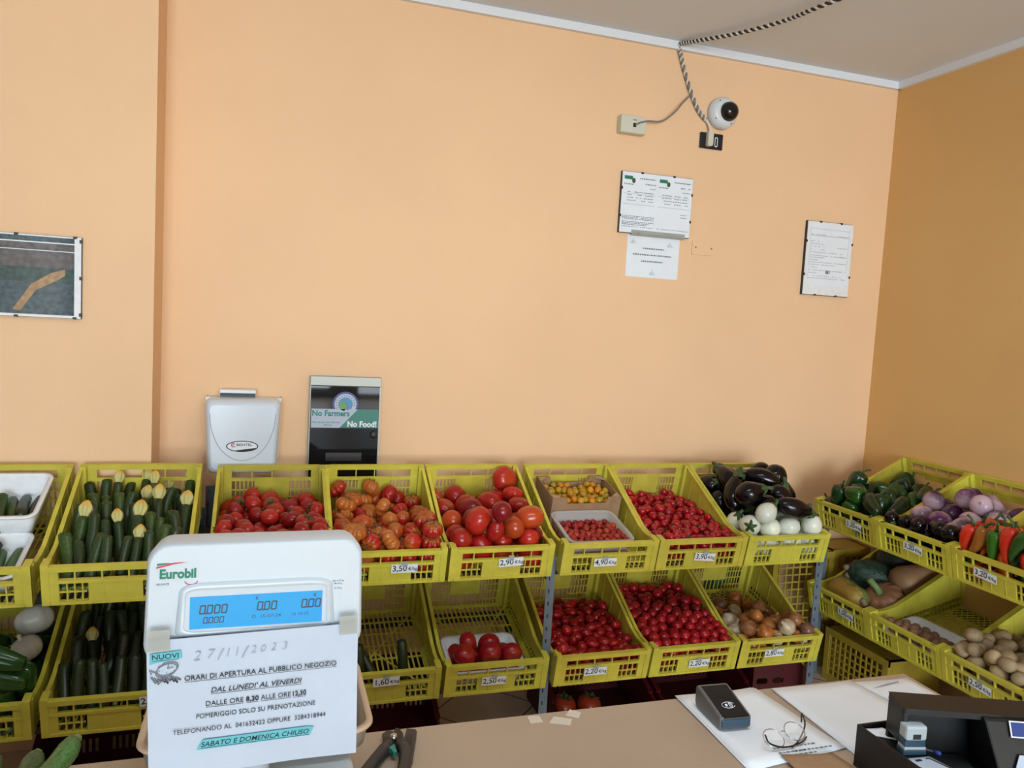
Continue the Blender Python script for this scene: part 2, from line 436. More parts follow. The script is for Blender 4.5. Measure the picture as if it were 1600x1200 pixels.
def crate(kind, mx, label, style='slat', price=None, group=None, col=(.62, .54, .035)):
    W = .400 if kind == 'back' else .388
    r = thing('produce_crate', label, 'crate', mx, group)
    me = CM[(kind, style)]
    for n in ('front_wall', 'back_wall', 'base'):
        o = link(n, me[n], r); o.color = (*col, 1)
    for s in (-1, 1):
        o = link('side_wall', me['side_wall'], r, TR(s*(W/2-.004), 0, 0)); o.color = (*col, 1)
    if price: price_tag(r, W, *price)
    return r

# ------------------------------------------------------------------ fruit and vegetables
def ball(R, h, dim_top=.0, dim_bot=0, n=9, top_k=1.0):
    """profile of a rounded fruit of radius R, half-height h, with a dimple at the stem end"""
    out = []
    for k in range(n+1):
        a = -math.pi/2+math.pi*k/n
        r, z = R*math.cos(a), h*math.sin(a)
        if k == 0 or k == n: r = 0
        w = math.exp(-(r/(R*.33))**2)
        z -= dim_top*w if a > 0 else -dim_bot*w
        if a > 0: r *= top_k
        out.append((r, z))
    return out
def veg_mesh(name, prof, m, n=22, lobes=0, amp=0, sharp=1, bend=0, squash=1, twist=0):
    mb = MB(); mb.lathe(prof, n, 0, None, lobes, amp, sharp)
    z0 = min(v[2] for v in mb.v); z1 = max(v[2] for v in mb.v); L = z1-z0
    out = []
    for x, y, z in mb.v:
        t = (z-(z0+z1)/2)/(L/2)
        if twist:
            a = twist*t; x, y = x*math.cos(a)-y*math.sin(a), x*math.sin(a)+y*math.cos(a)
        out.append((x*squash+bend*L*(t*t-.4), y, z))
    mb.v = out
    return mb.mesh(name, M[m] if isinstance(m, str) else m)
def calyx_mesh(r, stem=.012, k=5, up=.25, m='calyx', w=.22, sr=.0022):
    mb = MB()
    for i in range(k):
        a = 2*math.pi*i/k+.2*math.sin(i*7.1); c, s = math.cos(a), math.sin(a); tx, ty = -s, c
        rr = r*(.8+.35*((i*37) % 10)/10)
        pts = [(0, 0, .0012), (rr*.5*c+tx*r*w, rr*.5*s+ty*r*w, .0012+r*up*.5), (rr*.5*c-tx*r*w, rr*.5*s-ty*r*w, .0012+r*up*.5), (rr*c, rr*s, r*up*1.2)]
        low = [(x, y, z-.0012) for x, y, z in pts]
        mb.add(pts+low, [(0,2,3,1),(4,5,7,6),(0,1,5,4),(1,3,7,5),(3,2,6,7),(2,0,4,6)])
    if stem: mb.tube([(0,0,0), (.001, 0, stem*.6), (stem*.35, 0, stem)], [sr*1.3, sr, sr*1.1], 6)
    return mb.mesh('calyx', M[m])
def onion_prof(R):
    return [(0, -R*.9), (R*.25, -R*.88), (R*.7, -R*.66), (R*.97, -R*.15), (R*.95, R*.25), (R*.68, R*.68), (R*.3, R*.98), (R*.14, R*1.25), (R*.17, R*1.6), (0, R*1.62)]
def aub_prof(L, R, top=.62):
    out = []
    for k in range(13):
        t = k/12; z = -L/2+L*t
        r = R*math.sqrt(max(0, 1-(2*t-1)**2))
        if t > .5: r = R*(math.sqrt(max(0, 1-(2*t-1)**2))*(1-(t-.5)*2*(1-top)))
        out.append((0 if k in (0, 12) else r, z))
    return out
def rod_prof(L, R, taper=.9, n=12, tip=.25):
    out = [(0, -L/2)]
    for k in range(n):
        t = (k+.5)/n; e = min(t/.10, (1-t)/.06, 1)
        out.append((R*(1-(1-taper)*t)*math.sqrt(max(.1, 1-(1-e)**2)), -L/2+L*t))
    out.append((0, L/2)); return out
def pepper_prof(L, R):
    return [(0, -L*.44), (R*.35, -L*.50), (R*.62, -L*.46), (R*.80, -L*.25), (R*.95, 0), (R, L*.22), (R*.92, L*.40), (R*.55, L*.50), (R*.22, L*.46), (0, L*.42)]
def chili_prof(L, R):
    return [(0, -L/2), (R*.18, -L*.47), (R*.45, -L*.3), (R*.75, -L*.05), (R, L*.2), (R*.98, L*.38), (R*.7, L*.47), (R*.25, L*.48), (0, L*.46)]
VM = {}      # kind -> list of (mesh, extras); extras: list of (part name, mesh, matrix)
def kind(name, obj, *items): VM[name] = (obj, items)
_cx = {r: calyx_mesh(r*.001) for r in (9, 14, 24)}
_cx30 = calyx_mesh(.026, .02, 5, .15, sr=.003)
kind('vine', 'tomato', (veg_mesh('tomato', ball(.036, .030, .006, .002), 'tomato'), [('calyx', _cx[24], TR(0, 0, .0235))]),
     (veg_mesh('tomato', ball(.034, .029, .006, .002), 'tomato', lobes=5, amp=.03), [('calyx', _cx30, TR(0, 0, .0225, rz=30))]),
     (veg_mesh('tomato', ball(.037, .031, .004, .001), 'tomato'), []))
kind('ribbed', 'ribbed_tomato', (veg_mesh('ribbed_tomato', ball(.042, .028, .009, .004, 11), 'ribbed', 54, 9, .20, .8), []),
     (veg_mesh('ribbed_tomato', ball(.037, .031, .007, .004, 11), 'ribbed', 48, 8, .17, .8, squash=1.12), [('calyx', _cx[24], TR(0, 0, .022))]),
     (veg_mesh('ribbed_tomato', ball(.034, .034, .004, .002, 11, .92), 'ribbed', 42, 7, .09, 1), []),
     (veg_mesh('ribbed_tomato', ball(.045, .029, .010, .006, 11), 'ribbed', 60, 10, .22, .8, squash=.9), []))
kind('bigtom', 'large_tomato', (veg_mesh('large_tomato', ball(.042, .039, .003, .001), 'tomato', 26), []),
     (veg_mesh('large_tomato', ball(.056, .046, .008, .002, 11), 'tomato', 40, 6, .05), [('scar', calyx_mesh(.012, 0, 5, .02, 'drystem', .5), TR(0, 0, .0365))]),
     (veg_mesh('large_tomato', ball(.039, .037, .005, .001), 'tomato', 26), [('calyx', _cx[24], TR(0, 0, .031))]),
     (veg_mesh('large_tomato', ball(.045, .033, .007, .003, 11), 'tomato', 40, 8, .08), []),
     (veg_mesh('large_tomato', ball(.048, .048, .002, 0, 11, .93), 'tomato', 28), []))
kind('date', 'date_tomato', (veg_mesh('date_tomato', ball(.0175, .025, .001, 0, 8), 'cherry', 14), []),
     (veg_mesh('date_tomato', ball(.0165, .0225, .001, 0, 8), 'cherry', 14), [('calyx', _cx[9], TR(0, 0, .021))]),
     (veg_mesh('date_tomato', ball(.018, .023, .001, 0, 8), 'cherry', 14), []))
kind('plum', 'plum_tomato', (veg_mesh('plum_tomato', ball(.0195, .029, .001, 0, 8), 'cherry', 14), []),
     (veg_mesh('plum_tomato', ball(.021, .026, .001, 0, 8), 'cherry', 14), []))
kind('salad', 'salad_tomato', (veg_mesh('salad_tomato', ball(.0245, .0235, .002, 0, 8), 'cherry', 16), []),
     (veg_mesh('salad_tomato', ball(.022, .024, .002, 0, 8), 'cherry', 16), []))
kind('cherry', 'cherry_tomato', (veg_mesh('cherry_tomato', ball(.0145, .0145, .001, 0, 7), 'cherry', 12), []),
     (veg_mesh('cherry_tomato', ball(.0135, .014, .001, 0, 7), 'cherry', 12), []))
kind('yellow', 'yellow_tomato', (veg_mesh('yellow_tomato', ball(.0155, .020, .001, 0, 8), 'cherry', 12), []),
     (veg_mesh('yellow_tomato', ball(.0145, .0175, .001, 0, 8), 'cherry', 12), []))
kind('bowl', 'tomato', (veg_mesh('tomato', ball(.041, .035, .006, .002), 'tomato'), []),
     (veg_mesh('tomato', ball(.045, .039, .007, .002), 'tomato', 30, 6, .03), []))
def blossom():
    mb = MB()
    mb.lathe([(.012, 0), (.018, .010), (.024, .022), (.0255, .034), (.020, .046), (.012, .057), (.004, .063), (0, .064)], 30, 0, None, 6, .34)
    return mb.mesh('blossom', M['flower'])
_bl = blossom(); _st = MB(); _st.tube([(0,0,0), (0,0,.012)], [.009, .0075], 6); _st = _st.mesh('stalk', M['palestem'])
def zuc(L, R, bend, flower):
    return (veg_mesh('zucchini', rod_prof(L, R, .88), 'zucchini', 12, 6, .05, bend=bend),
            ([('blossom', _bl, TR(bend*L*.55, 0, L/2-.007, s=.88))] if flower else [])+[('stalk', _st, TR(bend*L*.55, 0, -L/2-.008))])
kind('zuc', 'zucchini', zuc(.165, .019, .03, False), zuc(.185, .018, .05, True), zuc(.15, .020, .02, False), zuc(.17, .021, .09, False), zuc(.165, .0195, .02, True))
_cap = MB()
_cap.lathe([(.010, .016), (.020, .008), (.030, -.010), (.0335, -.024), (.027, -.012), (0, .002)], 20, 0, None, 5, .45); _cap.tube([(0,0,.0), (0,0,.02), (.010, 0, .040)], [.009, .008, .0085], 8)
_cap = _cap.mesh('cap', M['leafgreen'])
kind('aub', 'aubergine', (veg_mesh('aubergine', aub_prof(.135, .052, .7), 'aubergine', 24), [('cap', _cap, TR(0, 0, .060))]),
     (veg_mesh('aubergine', aub_prof(.115, .054, .75), 'aubergine', 24), [('cap', _cap, TR(0, 0, .050))]),
     (veg_mesh('aubergine', aub_prof(.19, .043, .75), 'aubergine', 24, bend=.06), [('cap', _cap, TR(.006, 0, .088))]))
kind('waub', 'white_aubergine', (veg_mesh('white_aubergine', aub_prof(.112, .044, .8), 'white_aub', 24), [('cap', _cap, TR(0, 0, .048, s=.95))]),
     (veg_mesh('white_aubergine', aub_prof(.100, .042, .85), 'white_aub', 24), [('cap', _cap, TR(0, 0, .043, s=.9))]))
_navel = MB(); _navel.lathe([(.007, 0), (.006, .002), (.004, .001), (0, .0005)], 10); _navel = _navel.mesh('navel', M['drystem'])
kind('paub', 'purple_aubergine', (veg_mesh('purple_aubergine', ball(.050, .046, .004, .003, 10), 'purple_aub', 26, 6, .02), [('navel', _navel, TR(0, 0, .0412))]),
     (veg_mesh('purple_aubergine', ball(.046, .046, .004, .003, 10), 'purple_aub', 26), [('navel', _navel, TR(0, 0, .0412))]),
     (veg_mesh('purple_aubergine', ball(.042, .040, .003, .003, 10), 'purple_aub', 26), [('cap', _cap, TR(0, 0, .040, s=.8))]))
kind('baub', 'small_black_aubergine', (veg_mesh('small_black_aubergine', aub_prof(.072, .032, .85), 'aubergine', 20), []),
     (veg_mesh('small_black_aubergine', aub_prof(.066, .031, .9), 'aubergine', 20), [('cap', _cap, TR(0, 0, .030, s=.55))]))
def pstem(L):
    mb = MB(); mb.tube([(0, 0, L*.42), (.002, 0, L*.42+.015), (.012, 0, L*.42+.032), (.026, 0, L*.42+.040)], [.008, .005, .0045, .0055], 8)
    return mb.mesh('stem', M['leafgreen'])
kind('pepper', 'green_pepper', (veg_mesh('green_pepper', pepper_prof(.095, .040), 'pepper', 32, 4, .16, .9, twist=.15), [('stem', pstem(.095), TR())]),
     (veg_mesh('green_pepper', pepper_prof(.125, .036), 'pepper', 30, 3, .18, .9, bend=.03), [('stem', pstem(.125), TR(.002))]),
     (veg_mesh('green_pepper', pepper_prof(.105, .043), 'pepper', 32, 4, .13, .9, twist=-.2), [('stem', pstem(.105), TR())]))
kind('chili', 'horn_pepper', (veg_mesh('horn_pepper', chili_prof(.17, .024), 'pepper', 18, 3, .14, bend=.14), [('stem', pstem(.12), TR(.012, 0, .026))]),
     (veg_mesh('horn_pepper', chili_prof(.15, .027), 'pepper', 18, 3, .14, bend=-.10), [('stem', pstem(.12), TR(-.009, 0, .018))]),
     (veg_mesh('horn_pepper', chili_prof(.13, .030), 'pepper', 18, 3, .16, bend=.05), [('stem', pstem(.12), TR(.004, 0, .010))]))
_root = MB()
for k in range(7): _root.tube([(0, 0, 0), (.006*math.cos(k), .006*math.sin(k), -.006), (.010*math.cos(k*1.3), .010*math.sin(k*1.3), -.012)], [.001, .0008, .0004], 4)
_root = _root.mesh('roots', M['drystem'])
kind('onion', 'onion', (veg_mesh('onion', onion_prof(.034), 'onion', 20, 9, .03), [('roots', _root, TR(0, 0, -.030))]),
     (veg_mesh('onion', onion_prof(.030), 'onion', 20, squash=1.1), [('roots', _root, TR(0, 0, -.027))]),
     (veg_mesh('onion', onion_prof(.038), 'onion', 20, 7, .04), []))
kind('potato', 'potato', (veg_mesh('potato', ball(.030, .036, 0, 0, 9, 1.04), 'potato', 16, squash=.9), []),
     (veg_mesh('potato', ball(.027, .031, 0, 0, 9, .93), 'potato', 16), []),
     (veg_mesh('potato', ball(.033, .040, 0, 0, 9, 1.02), 'potato', 16, bend=.03, squash=.88), []))
kind('spud', 'small_potato', (veg_mesh('small_potato', ball(.018, .020, 0, 0, 8), 'potato', 12), []),
     (veg_mesh('small_potato', ball(.020, .024, 0, 0, 8, .95), 'potato', 12, squash=.9), []))
def veg(kd, var, mx, label, cat, col=None, group=None, name=None, parts=True):
    nm, items = VM[kd]; me, ex = items[var % len(items)]
    o = link(name or nm, me, None, mx)
    tag(o, label, cat, group)
    if col: o.color = (*col, 1)
    if parts:
        for pn, pm, px in ex: link(pn, pm, o, px)
    return o

# ------------------------------------------------------------------ shelving, crates and what lies in them
def loft(mb, rings, mi=0, mx=None, cap0=True, cap1=False, smooth=True):
    n = len(rings[0]); vs = [p for r in rings for p in r]
    fs = [(i*n+k, i*n+(k+1)%n, (i+1)*n+(k+1)%n, (i+1)*n+k) for i in range(len(rings)-1) for k in range(n)]
    mb.add(vs, fs, mi, smooth, mx)
    cs = ([tuple(range(n))[::-1]] if cap0 else [])+([tuple((len(rings)-1)*n+k for k in range(n))] if cap1 else [])
    if cs:
        o = len(mb.v)-len(vs)
        mb.f += [tuple(i+o for i in f) for f in cs]; mb.mi += [mi]*len(cs); mb.sm += [False]*len(cs)
def tray(name, label, m, frame, cx, cy, w, l, h, t=.004, lip=.008, cat='tray', z=.0065, r=.03):
    """open tray with rounded corners, flared sides and a turned-out lip"""
    R = lambda a, zz: [(x, y, zz) for x, y in rrect(w+2*a, l+2*a, r+a)]
    o = thing(name, label, cat, frame @ TR(cx, cy, z))
    mb = MB(); loft(mb, [R(-.014, 0), R(-.002, h-.003), R(-.004-t, h-.003), R(-.014-t, t)], cap0=True, cap1=True)
    mb.build('tray_body', m, o)
    mb = MB(); loft(mb, [R(-.002-t, h-.004), R(-.002-t, h), R(lip, h), R(lip, h-.006), R(lip-.003, h-.006), R(lip-.003, h-.003), R(-.002, h-.004)], cap0=False)
    mb.build('tray_lip', m, o)
    return o

# crate positions: bottom front edge of each crate
UY, UZ, LZ = 2.652, .715, .275
F = {'U0': back_frame(-.845, 2.545, .743), 'U1': back_frame(-.420, 2.545, .743), 'U2': back_frame(.032, UY, UZ),
     'U3': back_frame(.436, UY, UZ), 'U4': back_frame(.848, UY, UZ), 'U5': back_frame(1.284, UY, UZ),
     'U6': back_frame(1.690, UY, UZ), 'U7': back_frame(2.098, UY, UZ),
     'L0': back_frame(-.845, 2.545, .329), 'L1': back_frame(-.420, 2.545, .329), 'L3': back_frame(.436, UY, LZ),
     'L4': back_frame(.852, UY, LZ), 'L5': back_frame(1.284, UY, LZ), 'L6': back_frame(1.695, UY, LZ), 'L7': back_frame(2.106, UY, LZ),
     'R0': right_frame(2.585, 2.835, .765), 'R1': right_frame(2.585, 2.445, .765), 'R2': right_frame(2.585, 2.053, .765),
     'RL0': right_frame(2.585, 2.835, .352), 'RL1': right_frame(2.585, 2.445, .352), 'RL2': right_frame(2.585, 2.053, .352)}
F['U0a'] = F['U0'] @ TR(0, .27, .078) @ TR(rx=8) @ TR(0, -.27, 0)
F['U0b'] = F['U0'] @ TR(0, .03, .012) @ TR(rx=5) @ TR(0, -.03, 0)
F['U5a'] = F['U5'] @ TR(0, 0, .100)
F['U5b'] = F['U5'] @ TR(0, 0, .030)
F['U6p'] = F['U6'] @ TR(0, 0, .018)
F['U2p'] = F['U2'] @ TR(0, 0, .026)
CR = [('U0', 'far left crate of the upper shelf, holding two white trays of zucchini', 'slat', None),
      ('U1', 'yellow crate packed with upright zucchini in blossom on the upper shelf', 'slat', None),
      ('U2', 'yellow crate of vine tomatoes in front of the white dispenser', 'slat', None),
      ('U3', 'yellow crate of ribbed tomatoes with a 3,50 price tag', 'slat', ('3,50', .62, .50)),
      ('U4', 'yellow crate of mixed large tomatoes with a 2,90 price tag', 'slat', ('2,90', .58, .55, -3)),
      ('U5', 'yellow crate with cardboard box and clear tray, price tag 4,90', 'slat', ('4,90', .45, .40)),
      ('U6', 'yellow crate of small red date tomatoes, price tag 3,90', 'slat', ('3,90', .53, .42, 5)),
      ('U7', 'yellow crate heaped with black and white aubergines, right end of upper shelf', 'slat', None),
      ('L0', 'yellow crate of green peppers and white gourds on the lower left shelf', 'slat', None),
      ('L1', 'shaded yellow crate of dark zucchini below the blossom zucchini crate', 'slat', ('2,90', .80, .82, -2)),
      ('L3', 'almost empty yellow crate with few zucchini, price tag 1,60', 'slat', ('1,60', .50, .75, -2)),
      ('L4', 'yellow crate holding a white tray of tomatoes, price tag 2,50', 'slat', ('2,50', .47, .45)),
      ('L5', 'yellow crate of plum tomatoes behind the grey post, price tag 2,20', 'slat', ('2,20', .42, .45)),
      ('L6', 'yellow crate of round salad tomatoes beside the onions, price tag 2,20', 'slat', ('2,20', .55, .38)),
      ('L7', 'yellow crate of brown onions with a 2,80 price tag', 'diamond', ('2,80', .42, .50)),
      ('R0', 'yellow crate of green peppers on right shelf, nearest the corner', 'diamond', ('3,20', .66, .52, 3)),
      ('R1', 'yellow crate of purple and small black aubergines on right shelf', 'diamond', ('3,20', .52, .50, 3)),
      ('R2', 'yellow crate of long red and green peppers at right picture edge', 'diamond', ('3,20', .38, .50, 4)),
      ('RL0', 'yellow crate of pumpkins and squash with a 1,50 price tag', 'diamond', ('1,50', .66, .50, 4)),
      ('RL1', 'nearly empty yellow crate with a white tray of small potatoes', 'diamond', None),
      ('RL2', 'yellow crate full of beige potatoes on the lower right shelf', 'diamond', ('2,50', .45, .48, 4))]
rnd = random.Random(4)
for k, lab, st, pr in CR:
    g = rnd.uniform(.9, 1.06)
    crate('right' if k[0] == 'R' else 'back', F[k], lab, st, pr, 'tilted yellow produce crates', (.64*g, .58*g*rnd.uniform(.96, 1.03), .07))

def rack(name, label, posts, front_posts_h, rear_posts_h, levels, W):
    """posts: local x positions; levels: list of crate frames (mid bay) the shelf runs under; W: shelf length"""
    r = thing(name, label, 'shelf rack', Matrix.Translation((levels[0].translation.x, levels[0].translation.y, 0)))
    inv = r.matrix_world.inverted()
    fz = levels[0].to_euler().z
    for fr in levels:
        for s0 in (.045, .475):
            mb = MB(); mb.box(-W/2, W/2, s0, s0+.03, -.028, -.0006)
            mb.build('shelf_beam', M['darksteel'], r, inv @ fr)
        for x in posts:
            mb = MB(); mb.box(x-.011, x+.011, .04, .51, -.052, -.0285); mb.build('side_rail', M['darksteel'], r, inv @ fr)
    base = TR(rz=math.degrees(fz))
    for x in posts:
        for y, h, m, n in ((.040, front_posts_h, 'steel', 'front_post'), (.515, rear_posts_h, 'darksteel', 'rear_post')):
            mb = MB()
            mb.box(x-.017, x+.017, y-.002, y+.001, 0, h); mb.box(x+.0145, x+.017, y+.001, y+.034, 0, h)
            o = mb.build(n, M[m], r, base)
            mb = MB()
            for k in range(int(h/.05)): mb.box(x-.007, x-.002, y-.003, y-.0019, .03+k*.05, .045+k*.05)
            mb.build('slots', M['black'], o)
    return r
rack('shelf_rack', 'grey steel rack under the long run of tomato crates', (1.066-1.065, 1.255, -1.262), .775, .96, [back_frame(1.065, UY, UZ), back_frame(1.065, UY, LZ)], 2.50)
rack('shelf_rack', 'steel rack under the zucchini crates, against the pillar', (-.43, .43), .735, .90, [back_frame(-.65, 2.545, .743), back_frame(-.65, 2.545, .329)], .84)
rack('shelf_rack', 'dark steel rack under the crates along the right wall', (-.61, .61), .78, .9, [right_frame(2.585, 2.445, .765), right_frame(2.585, 2.445, .352)], 1.20)

